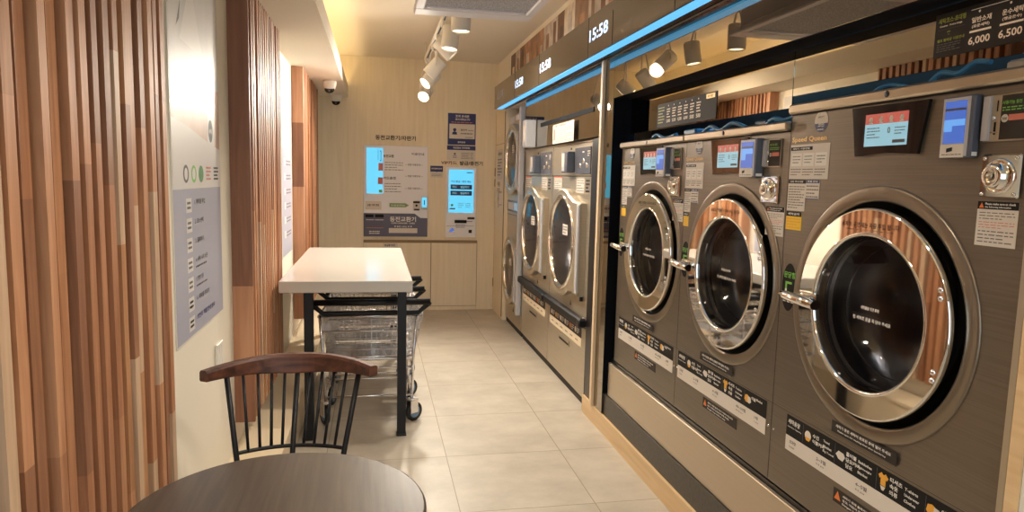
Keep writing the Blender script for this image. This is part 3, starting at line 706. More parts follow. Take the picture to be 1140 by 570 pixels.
    b.build('coin_drawer_lock', t)
    # stickers and prints
    if big: l0, l1, lv0, lv1 = .336, .447, 1.315, 1.423
    else: l0, l1, lv0, lv1 = .262, min(.379, uR-.004), 1.262, 1.370
    b = MB(f); sticker(b, l0, l1, lv0, lv1, .019, rows=0)
    b.prism([(l0+.004,lv1-.016),(l0+.018,lv1-.016),(l0+.011,lv1-.003)], .0014, .0016, M_ORG)
    b.text('Please make sure to check', l0+.021, lv1-.0085, .0052, M_WHITE, .0017, w=.082); b.text('the following information', l0+.021, lv1-.0165, .0052, M_WHITE, .0017, w=.070)
    b.lines(l0+.007, l1-.007, lv1-.045, lv1-.024, 3, M_GREYT, .0016, .3); b.lines(l0+.007, l1-.007, lv1-.066, lv1-.047, 3, M_REDP, .0016, .3); b.lines(l0+.007, l1-.007, lv0+.006, lv1-.068, 4, M_GREYT, .0016, .3)
    b.build('warning_sticker', t)
    U = lambda u: u+du+left_du; Z = lambda v: v+dl
    if not big: U = lambda u: max(u+.0, uL+.004)+du*0 if u < -.425 else u+du
    b = MB(f); n = 28; cu, cz = U(-.301), Z(1.666)
    pts = [(cu+.035*math.cos(2*PI*i/n), cz+.034*math.sin(2*PI*i/n)*(1 if i <= n//2 else 1.1)) for i in range(n)]
    b.prism(pts, .0002, .0012, M_PAPER); b.prism([p for p in pts if p[1] <= cz-.001], .0012, .0015, M_NAVY)
    b.text('BEST', cu, cz+.010, .006, M_GREYT, .0016, w=.03, align='c'); b.text('코인', cu, cz-.020, .015, M_WHITE, .0018, w=.032, align='c'); b.lines(cu-.018, cu+.018, cz-.032, cz-.024, 1, M_WHITE, .0018)
    b.build('badge_sticker', t)
    b = MB(f); b.text('Speed Queen', U(-.456), Z(1.597), .022, M_GOLD, .0015, w=(.19 if big else .17)); b.build('maker_lettering', t)
    b = MB(f); x0, x1 = U(-.462), U(-.247); y0_, y1_ = Z(1.473), Z(1.592)
    b.box(x0, x1, y0_, y1_, .0002, .0012, M_PAPER); b.box(x0+.002, x0+.58*(x1-x0), y1_-.020, y1_-.008, .0012, .0014, M_BLKP); b.text('세탁기 사용방법', x0+.012, y1_-.0175, .007, M_WHITE, .0016, w=.45*(x1-x0))
    for i in range(3):
        u = x0+.008+i*(x1-x0-.012)/3; w = (x1-x0)/3-.012
        b.box(u, u+w, y0_+.045, y1_-.03, .0012, .0015, M_WHITE); b.lines(u+.008, u+w-.008, y0_+.052, y1_-.036, 3, M_GREYT, .0017, .3); b.lines(u, u+w, y0_+.010, y0_+.038, 3, M_GREYT, .0015, .35)
    b.build('instruction_sticker', t)
    b = MB(f); sticker(b, U(-.462), U(-.36), Z(1.361), Z(1.470), .013, text='안전 주의사항', rows=9); b.build('caution_sticker', t)
    b = MB(f); sticker(b, U(-.359), U(-.286), Z(1.403), Z(1.471), .012, M_NAVY, '환불 안내', rows=4); b.quad(U(-.359), U(-.286), Z(1.403), Z(1.408), .0016, M_SLATE); b.build('refund_sticker', t)
    b = MB(f); sticker(b, U(-.462), U(-.372), Z(1.293), Z(1.358), .017, text='세탁금지', rows=4, base=M_YEL, rm=M_YELI); plabel(b.build('yellow_sticker', t), 'yellow warning sticker with black top')
    b = MB(f); cu = -.417 if big else uL+.045
    b.disc(cu, 1.086, .086, .0008, M_BLKP, 32, .50)
    b.text('문닫힘', cu, 1.120, .022, M_GRN, .0012, w=.066, align='c'); b.text('문열림', cu, 1.032, .022, M_WHITE, .0012, w=.066, align='c')
    b.prism([(cu-.022,1.062),(cu-.012,1.062),(cu-.012,1.098),(cu+.016,1.098),(cu+.016,1.106),(cu-.022,1.106)], .0008, .0012, M_GRN); b.prism([(cu-.022,1.062),(cu-.012,1.062),(cu-.012,1.08),(cu-.022,1.08)], .0012, .0013, M_WHITE)
    b.build('door_lever_label', t)
    # capacity strip
    S0, S1 = (-.372,.430) if big else (max(-.425, uL+.02),.350)
    W = S1-S0; va, vb, vc = (.503,.558,.632) if big else (.502,.564,.634)
    b = MB(f); b.box(S0, S1, vb, vc, .0002, .0012, M_BLKP); b.box(S0, S1, va, vb, .0002, .0012, M_PAPER)
    b.text('세탁용량', S0+.012*W, vc-.030, .018, M_WHITE, .0016, w=.085*W); b.text('Laundry Capacity', S0+.01*W, vc-.044, .006, M_WHITE, .0016, w=.10*W)
    items = [(.155,'수건','이불커버','','Towel|Blanket|Big Towel','수건'),(.365,'홑이불','담요커버','담요','Bedclothes|Lightweight|Blanket','담요'),(.60,'티셔츠','속옷','의류','T-shirts|Underwear|Clothes','옷'),(.83,'이불','','','Blanket','이불')]
    for i, (a, t1, t2, t3, en, _) in enumerate(items):
        u = S0+a*W; hv = (vb+vc)/2
        if i == 0: b.disc(u, hv+.002, .017, .0016, M_PAPER, 20); b.prism([(u-.016,hv-.004),(u-.008,hv-.016),(u+.008,hv-.016),(u+.016,hv-.004)], .0014, .002, M_YELI)
        if i == 1: b.prism([(u-.022,hv),(u-.010,hv+.014),(u+.014,hv+.012),(u+.022,hv+.002),(u+.012,hv-.014),(u-.008,hv-.012)], .0014, .002, M_PAPER)
        if i == 2:
            b.prism([(u-.020,hv+.016),(u-.008,hv+.026),(u-.003,hv+.021),(u+.003,hv+.021),(u+.008,hv+.026),(u+.020,hv+.016),(u+.014,hv+.007),(u+.010,hv+.010),(u+.010,hv-.012),(u-.010,hv-.012),(u-.010,hv+.010),(u-.014,hv+.007)], .0014, .002, M_YELI)
            b.prism([(u-.010,hv-.014),(u+.010,hv-.014),(u+.004,hv-.026),(u-.004,hv-.026)], .0014, .002, M_PAPER)
        if i == 3: b.prism([(u-.024,hv-.004),(u-.020,hv+.014),(u-.006,hv+.018),(u+.010,hv+.012),(u+.012,hv-.010),(u-.012,hv-.014)], .0014, .0019, M_YELI); b.prism([(u+.0,hv-.012),(u+.002,hv+.014),(u+.020,hv+.012),(u+.026,hv-.006),(u+.014,hv-.014)], .0019, .0022, M_PAPER)
        for k, s_ in enumerate((t1, t2, t3)):
            if s_: b.text(s_, u+.026, hv+.012-k*.019-(.006 if not t3 else 0), .014, M_WHITE, .0016, w=.015*len(s_)+.002)
        for k, s_ in enumerate(en.split('|')): b.text(s_, u+.082-(.02 if i == 3 else 0), hv+.013-k*.017, .0085, M_WHITE, .0016, w=min(.0058*len(s_)+.002, .058))
        b.quad(S0+(a-.035)*W, S0+(a-.035)*W+.0012, vb+.004, vc-.004, .0014, M_SLATE)
    for a, s_, e_ in ((.03,'초과량','Limit'),(.22,'2~3벌','2-3 pcs'),(.46,'4~5벌','4-5 pcs'),(.72,'40~50벌','40-50 pcs'),(.90,'1채','1 pcs')):
        b.text(s_, S0+a*W, vb-.026, .014, M_GREYT, .0016, w=.0125*len(s_)); b.text(e_, S0+a*W, vb-.040, .007, M_GREYT, .0016, w=.006*len(e_))
    b.build('capacity_strip', t)
    n0, n1, nv0, nv1 = (-.124,.159,.663,.700) if big else (-.190,.098,.655,.690)
    b = MB(f); b.box(n0, n1, nv0, nv1, .0062, .0070, M_SIGN); b.text('세탁기 문은 세탁이 완료된 후에 열어 주세요', n0+.02, nv0+.020, .010, M_WHITE, .0074, w=.24); b.text('Please open the washing door after laundering', n0+.03, nv0+.007, .006, M_WHITE, .0074, w=.21); b.build('door_notice', t)
    n0, n1, nv0, nv1 = (-.099,.195,.438,.484) if big else (-.150,.146,.444,.490)
    b = MB(f); b.box(n0, n1, nv0, nv1, .0002, .0012, M_SIGN); b.prism([(n0+.006,nv0+.012),(n0+.036,nv0+.012),(n0+.021,nv1-.006)], .0012, .0016, M_ORG)
    for k in range(3): b.text(['세탁기 위에 올라가거나 기대지 마십시오','경고: 어린이 안전에 주의해 주세요','Danger: keep children away'][k], n0+.045, nv1-.016-k*.013, .008, M_WHITE, .0016, w=.22-.03*k)
    b.build('danger_label', t)
    # top bar
    b = MB(f); b.box(uL+.002, uR-.004, top+.005, top+.0385, -.03, .020, M_BRUSHL, .006); b.box(uL+.004, uR-.006, top, top+.005, -.03, .002, M_SEAM)
    hu = (.015 if big else -.07); b.lathe(hu, top+.022, [(.0095,.0201),(.009,.0212),(0,.0213)], M_RUB, 18)
    b.build('top_bar', t)
    return t
washer(1.6045, -.470, .488, .055, 'largest brushed steel washing machine, nearest the viewer on the right', True, (-.36,-.185))
washer(2.3804, -.4505, .385, 0., 'brushed steel washing machine in the middle of the alcove row', False, (-.43,-.25))
washer(3.1381, -.488, .384, 0., 'brushed steel washing machine farthest away in the alcove, next to the black frame', False, (-.43,-.25), -.03)
# end trims at the near side of the alcove
b = MB(); b.box(1.303, 1.335, 1.145, 1.160, .2275, 1.90, M_STEEL); tag(b.build('steel_edge_trim'), 'thin upright steel edge beside the largest washer at the right border', 'trim strip')
b = MB(); b.box(1.303, 1.335, 1.112, 1.144, .2275, 1.90, M_MAPLE); tag(b.build('maple_edge_trim'), 'upright pale maple edge at the far right border', 'trim strip')
b = MB(); b.box(1.306, 1.33, .55, 1.111, .0, 2.12, M_OUT)
for i in range(3): b.box(1.3045, 1.3058, 1.0, 1.09, .976-i*.045, 1.00-i*.045, mat('blue marks', (90,140,190), .5))
tag(b.build('white_side_board'), 'white board with small blue marks cut by the right border', 'board')

# ------------------------------------------------------------------ tall dryers
M_DRY = mat('champagne brushed steel', (192,180,160), .3, .7, noise=((3,3,200), .08), bump=((4,4,400), .1))
M_DRYD = mat('dryer blue grey panel', (112,114,124), .25, .4)
XF = 1.315
def door_d(f, par, cu, cz, r, ru, zt, zb):
    """D shaped dryer door: round to the left, square cornered to the right"""
    pts = []
    for i in range(33):
        a = math.radians(62+i*(360-62-58)/32); pts.append((cu+r*math.cos(a), cz+r*math.sin(a)))
    pts += [(cu+r*.78, zb+.01), (ru, zb), (ru, zt), (cu+r*.80, zt+.01)]
    b = MB(f); n = len(pts)
    ir = r-.055; inner = []
    cx = cu-.005
    for p in pts:
        a = math.atan2(p[1]-cz, p[0]-cx); inner.append((cx+ir*math.cos(a), cz+ir*math.sin(a)))
    vs = [(*p, .001) for p in pts]+[(*p, .040) for p in pts]+[(cx+(p[0]-cx)*.97, cz+(p[1]-cz)*.97, .048) for p in pts]+[(*p, .044) for p in inner]
    fs = []
    for k in range(3):
        for i in range(n): j = (i+1) % n; fs.append((k*n+i, k*n+j, (k+1)*n+j, (k+1)*n+i))
    b.add(vs, fs, M_DRY)
    dd = b.build('door', par)
    b = MB(f); b.lathe(cx, cz, [(ir+.012,.044),(ir+.010,.052),(ir-.004,.054),(ir-.018,.046),(ir-.022,.030)], M_CHROME, 56); b.build('door_ring', dd)
    b = MB(f); b.lathe(cx, cz, [(ir-.020,.034),(ir*.6,.046),(ir*.3,.050),(0,.051)], M_GLASS, 48)
    b.build('door_glass', dd)
    b = MB(f); b.lathe(cx, cz, [(ir-.019,.030),(ir-.04,-.03),(ir-.03,-.16),(0,-.17)], M_DRUM, 40); b.build('drum', dd)
    b = MB(f); b.box(ru-.045, ru-.001, zb+.02, zt-.01, .0405, .056, M_HOUSL, .004); b.box(ru-.03, ru-.012, zb-.03, zb+.02, .002, .02, M_BLACK); b.build('door_handle', dd)
    b = MB(f); b.box(cx+ir*.25, cx+ir*.62, cz+.06, cz+.13, .051, .0525, M_PAPER); b.lines(cx+ir*.28, cx+ir*.6, cz+.065, cz+.125, 3, M_GREYT, .053); b.build('glass_sticker', dd)
    return dd
def dryer(c, label):
    f = FR(XF, c); t = thing('tumble_dryer', label, 'dryer', (XF+.3, c, 0), 'tall dryers beside the aisle')
    uL, uR = -.470, .496
    b = MB(f)
    n = 56; R = .30; ZD = 1.02; cx = -.045
    def onrect(a):
        ca, sa = math.cos(a), math.sin(a)
        k = min((uR-cx if ca > 0 else uL-cx)/ca if abs(ca) > 1e-6 else 1e9, ((1.474-ZD) if sa > 0 else (.515-ZD))/sa if abs(sa) > 1e-6 else 1e9)
        return (cx+ca*k, ZD+sa*k)
    angs = sorted([2*PI*i/n for i in range(n)] + [math.atan2(y, x) % (2*PI) for x in (uL-cx, uR-cx) for y in (1.474-ZD, .515-ZD)])
    vs = []
    for a in angs: p = onrect(a); vs += [(cx+R*math.cos(a), ZD+R*math.sin(a), 0), (p[0], p[1], 0)]
    m_ = len(angs); b.add(vs, [(2*i, 2*i+1, 2*((i+1) % m_)+1, 2*((i+1) % m_)) for i in range(m_)], M_DRY)
    b.box(uL, uR, 1.478, 1.690, -.45, 0, M_DRY, .004); b.box(uL, uL+.002, .05, 1.478, -.45, -.0005, M_DRY); b.box(uR-.002, uR, .05, 1.478, -.45, -.0005, M_DRY)
    b.box(uL, uR, 1.474, 1.478, -.1, -.003, M_SEAM); b.box(uL, uR, .0, .05, -.4, -.012, M_SEAM); b.box(uL, uL+.004, .05, 1.69, -.002, .0007, M_SEAM)
    b.box(uL, uR, 1.690, 1.705, -.45, .004, M_BRUSHL, .003)
    b.build('cabinet', t)
    b = MB(f); b.box(.12, .465, 1.490, 1.662, .0002, .006, M_DRYD, .002); b.box(.0, .030, 1.655, 1.668, .0002, .002, M_BLKP)
    for i in range(3): b.lathe(.25+i*.075, 1.545+.03*(i % 2), [(.016,.006),(.014,.012),(0,.013)], M_CHROME, 16)
    b.lines(.29, .33, 1.622, 1.64, 1, M_WHITE, .0066); b.lines(.40, .455, 1.60, 1.64, 3, M_PAPER, .0066); b.build('control_panel', t)
    b = MB(f); b.box(-.035, .105, 1.498, 1.640, .0002, .055, M_HOUS, .004); b.box(-.030, .045, 1.51, 1.632, .055, .056, M_HOUSL); b.box(-.022, .038, 1.54, 1.625, .056, .057, M_PAPER); b.build('card_reader', t)
    b = MB(f); sticker(b, -.415, -.205, 1.382, 1.473, .012, M_REDP, rows=5); b.build('instruction_sticker', t)
    b = MB(f); sticker(b, .165, .335, 1.368, 1.462, rows=5, c=.0012); b.build('caution_sticker', t)
    b = MB(f); b.lines(.37, .45, 1.37, 1.46, 4, M_BLKP, .001, .5); b.build('keyhole_marks', t)
    door_d(f, t, -.03, 1.02, .372, .405, 1.305, .705)
    b = MB(f); b.box(uL, uR, .520, .578, .0005, .05, M_BLACK, .01); b.lathe(uR-.02, .549, [(.032,.0505),(.030,.058),(0,.058)], M_RUB, 20); plabel(b.build('bumper_rail', t), 'dark rounded bumper rail')
    b = MB(f); b.prism([(.10,.60),(.13,.60),(.115,.635)], .0002, .0012, M_BLKP); b.build('warning_mark', t)
    b = MB(f); b.box(uL+.006, uR-.006, .055, .512, -.3, .003, M_DRY, .003)
    dw = b.build('drawer', t)
    b = MB(f); b.box(-.412, .398, .432, .498, .0032, .0042, M_SIGN); b.box(-.412, .398, .372, .432, .0032, .0042, M_LEDGE)
    for i in range(6):
        u = -.36+i*.125; b.disc(u, .465, .020, .0046, [M_PAPER,M_YELI,M_PAPER,M_PAPER,M_ORG,M_PAPER][i], 14); b.lines(u+.028, u+.085, .445, .485, 3, M_WHITE, .0046, .45); b.lines(u, u+.06, .392, .412, 1, M_GREYT, .0046)
    b.build('capacity_strip', dw)
    b = MB(f); b.box(-.13, .13, .308, .352, .0032, .008, M_STEEL, .002); b.box(-.12, .12, .314, .330, .008, .0085, M_SEAM); b.build('drawer_handle', dw)
    return t
dryer(4.56, 'tall champagne steel dryer with drawer, nearer of the two')
dryer(5.53, 'tall champagne steel dryer with drawer, between its twin and the stacked unit')
# stacked unit at the far end
f = FR(XF, 6.43); t = thing('stacked_dryer', 'stacked two door steel dryer at the far end of the machine row', 'dryer', (XF+.3, 6.43, 0))
b = MB(f); b.box(-.365, .385, .05, 2.06, -.45, 0, M_DRY, .004); b.box(-.365, .385, 0, .05, -.4, -.012, M_SEAM); b.box(-.36, .38, 1.098, 1.102, .0, .001, M_SEAM); b.prism([(.02,.17),(.07,.17),(.045,.215)], .0002, .0012, M_BLKP)
b.build('cabinet', t)
for cz in (1.63, .57): door_d(f, t, -.01, cz, .335, .300, cz+.24, cz-.29)
b = MB(f); b.box(-.34, .25, 1.13, 1.24, .0002, .006, M_DRYD); b.box(-.30, -.05, 1.15, 1.22, .006, .007, M_PAPER); b.box(.0, .2, 1.15, 1.22, .006, .007, M_CHR2); b.build('control_panel', t)
b = MB(f); b.box(.345, .395, .20, 2.09, .0005, .05, M_HOUSL, .006); plabel(b.build('side_post', t), 'pale grey upright side post')
b = MB(f); b.box(-.33, -.1, 1.985, 2.045, .0002, .002, M_PAPER); b.box(-.05, .28, 2.0, 2.045, .0002, .002, M_WHITE); b.build('top_label', t)
b = MB(); b.box(1.20, 1.289, 5.50, 5.62, 1.7065, 1.93, M_HOUSL, .006); b.box(1.199, 1.20, 5.52, 5.60, 1.75, 1.88, M_PAPER); tag(b.build('coin_box'), 'pale grey upright box on the dryer beside the stacked unit', 'box')

# ------------------------------------------------------------------ back wall
B = FB(D)
t = thing('coin_changer', 'white wall machine with tall cyan screen and dark lower panel on the back wall', 'machine', (.217, D, .80))
b = MB(B); b.box(-.118, .552, .805, 1.765, .0005, .025, M_FACE, .004); b.build('face_panel', t)
b = MB(B); b.box(-.087, .082, 1.26, 1.737, .025, .028, M_CYAN); plabel(b.build('screen', t), 'tall bright cyan screen')
b = MB(B); e = .0285
b.quad(.03, .034, 1.61, 1.72, e, M_NAVY); b.quad(.058, .064, 1.60, 1.71, e, M_NAVY); b.quad(.05, .058, 1.70, 1.71, e, M_NAVY); b.quad(.05, .058, 1.60, 1.61, e, M_NAVY); b.box(.035, .08, 1.50, 1.58, .028, .029, M_REDP); b.box(.03, .08, 1.36, 1.43, .028, .029, M_REDP); b.box(.04, .075, 1.27, 1.30, .028, .029, M_GRN)
e = .0256
b.text('동전교환', .085, 1.64, .030, M_BLKP, e, w=.11); b.text('카드충전', .085, 1.41, .030, M_BLKP, e, w=.13)
b.lines(.10, .29, 1.50, 1.60, 4, M_GREYT, e, .25); b.lines(.10, .27, 1.27, 1.38, 4, M_GREYT, e, .25); b.text('이용안내', .38, 1.67, .028, M_GREYT, e, w=.13)
for z in (1.56, 1.44, 1.31): b.text('— 만원 이용안내 —', .31, z, .022, M_GREYT, e, w=.19)
b.build('print', t)
b = MB(B); b.box(-.10, .065, 1.09, 1.18, .025, .027, M_PAPER); b.text('교환 이력 조회', -.08, 1.125, .026, M_BLKP, .0275, w=.12); b.build('button_label', t)
b = MB(B); b.prism([(.15,1.12),(.32,1.12),(.355,1.14),(.32,1.162),(.15,1.162)], .0251, .027, mat('muted green arrow', (130,165,110), .5)); b.text('카드를 넣어주세요', .165, 1.130, .018, M_WHITE, .0275, w=.15); plabel(b.build('arrow_label', t), 'green arrow label')
b = MB(B); b.prism([(-.118,.806),(.552,.806),(.552,1.007),(.478,1.007),(.416,1.053),(-.118,1.053)], .0251, .030, M_SLATE); b.text('동전교환기', .155, .965, .055, M_WHITE, .0305, w=.275); b.text('COIN CHANGER · CARD', .17, .942, .016, M_WHITE, .0305, w=.25); b.text('▼ 동전 나오는 곳 ▼', .20, .905, .018, M_WHITE, .0305, w=.19)
b.lines(-.09, -.01, .975, .99, 1, M_WHITE, .0305); b.lines(.0, .09, .975, .99, 1, M_WHITE, .0305); b.quad(-.09, .09, .895, .90, .0305, M_REDP); b.lines(-.06, .05, .83, .87, 2, M_WHITE, .0305)
plabel(b.build('lower_panel', t), 'dark slate lower panel')
for x0, x1 in ((-.10,-.015),(.002,.09)):
    b = MB(B); b.box(x0, x1, 1.008, 1.04, .030, .038, M_BLKP, .002); b.build('bill_slot', t)
b = MB(B); b.box(.145, .445, .845, .897, .030, .036, M_PAPER, .002); b.build('coin_tray', t)
b = MB(B); b.box(.398, .472, 1.085, 1.19, .025, .032, M_PAPER, .002); b.box(.40, .47, 1.165, 1.185, .032, .034, M_BLKP); b.box(.41, .465, 1.09, 1.105, .032, .034, M_BLKP); b.disc(.435, 1.14, .012, .033, M_BLKP, 12); b.build('coin_slot', t)
b = MB(B); b.box(.486, .548, 1.10, 1.235, .025, .045, M_HOUSL, .003); cr = b.build('card_reader', t)
b = MB(B); b.box(.490, .544, 1.125, 1.228, .045, .047, M_CYAN); b.text('1', .512, 1.15, .05, M_NAVY, .0475); b.build('reader_screen', cr)
b = MB(B); b.text('동전교환기/자판기', .003, 1.822, .050, M_BLKP, .004, w=.42); tag(b.build('wall_lettering'), 'black lettering on the back wall above the white coin machine', 'lettering')
t = thing('card_kiosk', 'slim white card kiosk with a bright cyan screen on the back wall', 'kiosk', (.91, D, .80))
b = MB(B); b.box(.748, 1.080, .803, 1.562, .0005, .025, M_FACE, .004); b.build('face_panel', t)
b = MB(B); b.box(.778, 1.048, 1.07, 1.533, .025, .028, M_CYAN); e = .0285
b.box(.797, 1.029, 1.322, 1.372, .028, .029, M_NAVY); b.box(.797, 1.029, 1.256, 1.306, .028, .029, M_NAVY)
for z in (1.332, 1.266): b.text('카드', .815, z+.003, .024, M_CYAN2, .0295, w=.05); b.text('발급하기', .905, z+.003, .024, M_CYAN2, .0295, w=.09)
b.text('카드 발급 / 충전 메뉴', .80, 1.395, .022, M_NAVY, e, w=.22); b.lines(.97, 1.03, 1.49, 1.515, 1, M_NAVY, e)
b.disc(.815, 1.15, .014, e, M_GRN, 10); b.lines(.88, .94, 1.12, 1.18, 3, M_GRN, e, .3); b.lines(.96, 1.02, 1.12, 1.18, 3, M_GRN, e, .3); b.quad(.79, .85, 1.105, 1.12, e, M_GREYT)
plabel(b.build('screen', t), 'bright cyan screen with two navy buttons')
b = MB(B); b.box(.846, .975, .958, .99, .025, .045, M_BLKP, .003); b.box(.975, 1.04, .972, .978, .025, .030, M_GREYT); b.build('card_slot', t)
b = MB(B); b.box(.985, 1.062, 1.0, 1.022, .025, .035, M_BLKP, .002); b.build('receipt_slot', t)
b = MB(B); b.prism([(.785,.865),(.81,.86),(.845,.875),(.825,.905),(.80,.89)], .0251, .0262, M_BLUES); b.box(1.0, 1.035, .85, .885, .0251, .027, M_BLKP); b.quad(.76, 1.06, .925, .928, .0258, M_GREYT); b.lines(.86, .96, .90, .95, 2, M_PG3, .0258); b.build('print', t)
b = MB(B); b.text('VIP카드', .695, 1.584, .040, mat('maroon lettering', (110,44,34), .5), .004, w=.17); b.text('발급/충전기', .895, 1.580, .046, M_BLKP, .004, w=.25); tag(b.build('wall_lettering'), 'black and maroon VIP card lettering above the slim kiosk', 'lettering')
b = MB(B); b.box(.762, 1.062, 1.797, 2.130, .0005, .004, M_NAVY); b.box(.778, 1.052, 1.862, 2.018, .004, .005, M_PAPER)
b.text('고객 안내문', .84, 2.085, .028, M_WHITE, .0045, w=.15); b.text('공지사항입니다', .84, 2.055, .022, M_WHITE, .0045, w=.16); b.lines(.80, 1.03, 2.025, 2.045, 1, M_REDP, .0045)
b.disc(.835, 1.955, .018, .0055, M_NAVY, 14); b.prism([(.808,1.905),(.862,1.905),(.858,1.93),(.835,1.938),(.812,1.93)], .005, .0056, M_NAVY); b.text('담당자', .90, 1.945, .022, M_BLKP, .0055, w=.07); b.lines(.98, 1.04, 1.945, 1.96, 1, M_GREYT, .0055); b.lines(.90, 1.03, 1.905, 1.93, 1, M_GREYT, .0055); b.lines(.95, 1.03, 1.87, 1.885, 1, M_GREYT, .0055); b.text('문의안내', .87, 1.815, .02, M_WHITE, .0045, w=.08)
tag(b.build('notice_poster'), 'navy framed notice with a person icon high on the back wall', 'poster')
b = MB(B); b.box(.756, 1.064, 1.632, 1.788, .0005, .004, M_PAPER); b.box(.756, 1.064, 1.742, 1.788, .004, .0045, M_NAVY); b.text('개인정보 처리방침', .82, 1.755, .02, M_WHITE, .005, w=.18)
b.disc(.84, 1.70, .012, .0045, M_GREYT, 12); b.lines(.82, .86, 1.655, 1.685, 2, M_GREYT, .0045); b.lines(.91, 1.0, 1.645, 1.72, 5, M_GREYT, .0045, .35); b.lines(1.01, 1.04, 1.645, 1.72, 5, M_GREYT, .0045, .35)
tag(b.build('notice_poster'), 'white sheet with a navy heading directly under the navy framed notice', 'poster')
b = MB(B); b.box(.580, .715, 1.443, 1.567, .0005, .003, M_PAPER); b.box(.580, .715, 1.504, 1.567, .003, .0035, M_NAVY); b.text('카드결제 안내', .592, 1.53, .016, M_WHITE, .004, w=.11); b.prism([(.635,1.512),(.66,1.512),(.6475,1.495)], .003, .004, M_NAVY); b.lines(.595, .70, 1.455, 1.485, 2, M_GREYT, .004, .3)
tag(b.build('small_notice'), 'small navy and white notice between the two wall machines', 'notice')
t = thing('wall_cabinet', 'low built in maple cabinet with two doors under the wall machines', 'cabinet', (.49, D, .04))
b = MB(B); b.box(-.12, 1.098, .742, .768, .0005, .012, M_BACKD); b.box(-.12, 1.098, .02, .742, .0005, .002, M_BACKD); b.box(-.12, 1.098, 0, .04, .002, .004, M_BACK); b.build('frame', t)
for x0, x1 in ((-.118,.592),(.600,1.095)):
    b = MB(B); b.box(x0, x1, .046, .738, .002, .012, M_BACK, .002); b.build('door', t)
b = MB(B); b.box(.085, .237, .69, .733, .0122, .0135, M_PAPER); b.text('분실물 보관', .10, .70, .022, M_BLKP, .014, w=.11); tag(b.build('cabinet_note'), 'small white note on the low cabinet behind the table', 'notice')

# ------------------------------------------------------------------ white table
t = thing('folding_table', 'long white laundry folding table on black legs by the left wall', 'table', (-.148, 4.6, 0))
b = MB(); b.box(-.498, .2025, 3.725, 5.469, .820, .883, M_TOP, .003); b.build('tabletop', t)
for x, y in ((-.349,3.765),(.147,3.765),(-.349,5.40),(.147,5.40)):
    b = MB(); b.box(x-.024, x+.024, y-.024, y+.024, .012, .819, M_BLACK, .002); lg = b.build('leg', t)
    b = MB(); b.box(x-.028, x+.028, y-.028, y+.028, 0, .012, M_RUB, .003); b.build('foot', lg)
b = MB()
b.box(-.325, .123, 5.382, 5.418, .785, .819, M_BLACK)
for x in (-.349, .147): b.box(x-.015, x+.015, 3.79, 5.376, .785, .819, M_BLACK)
b.build('apron_frame', t)

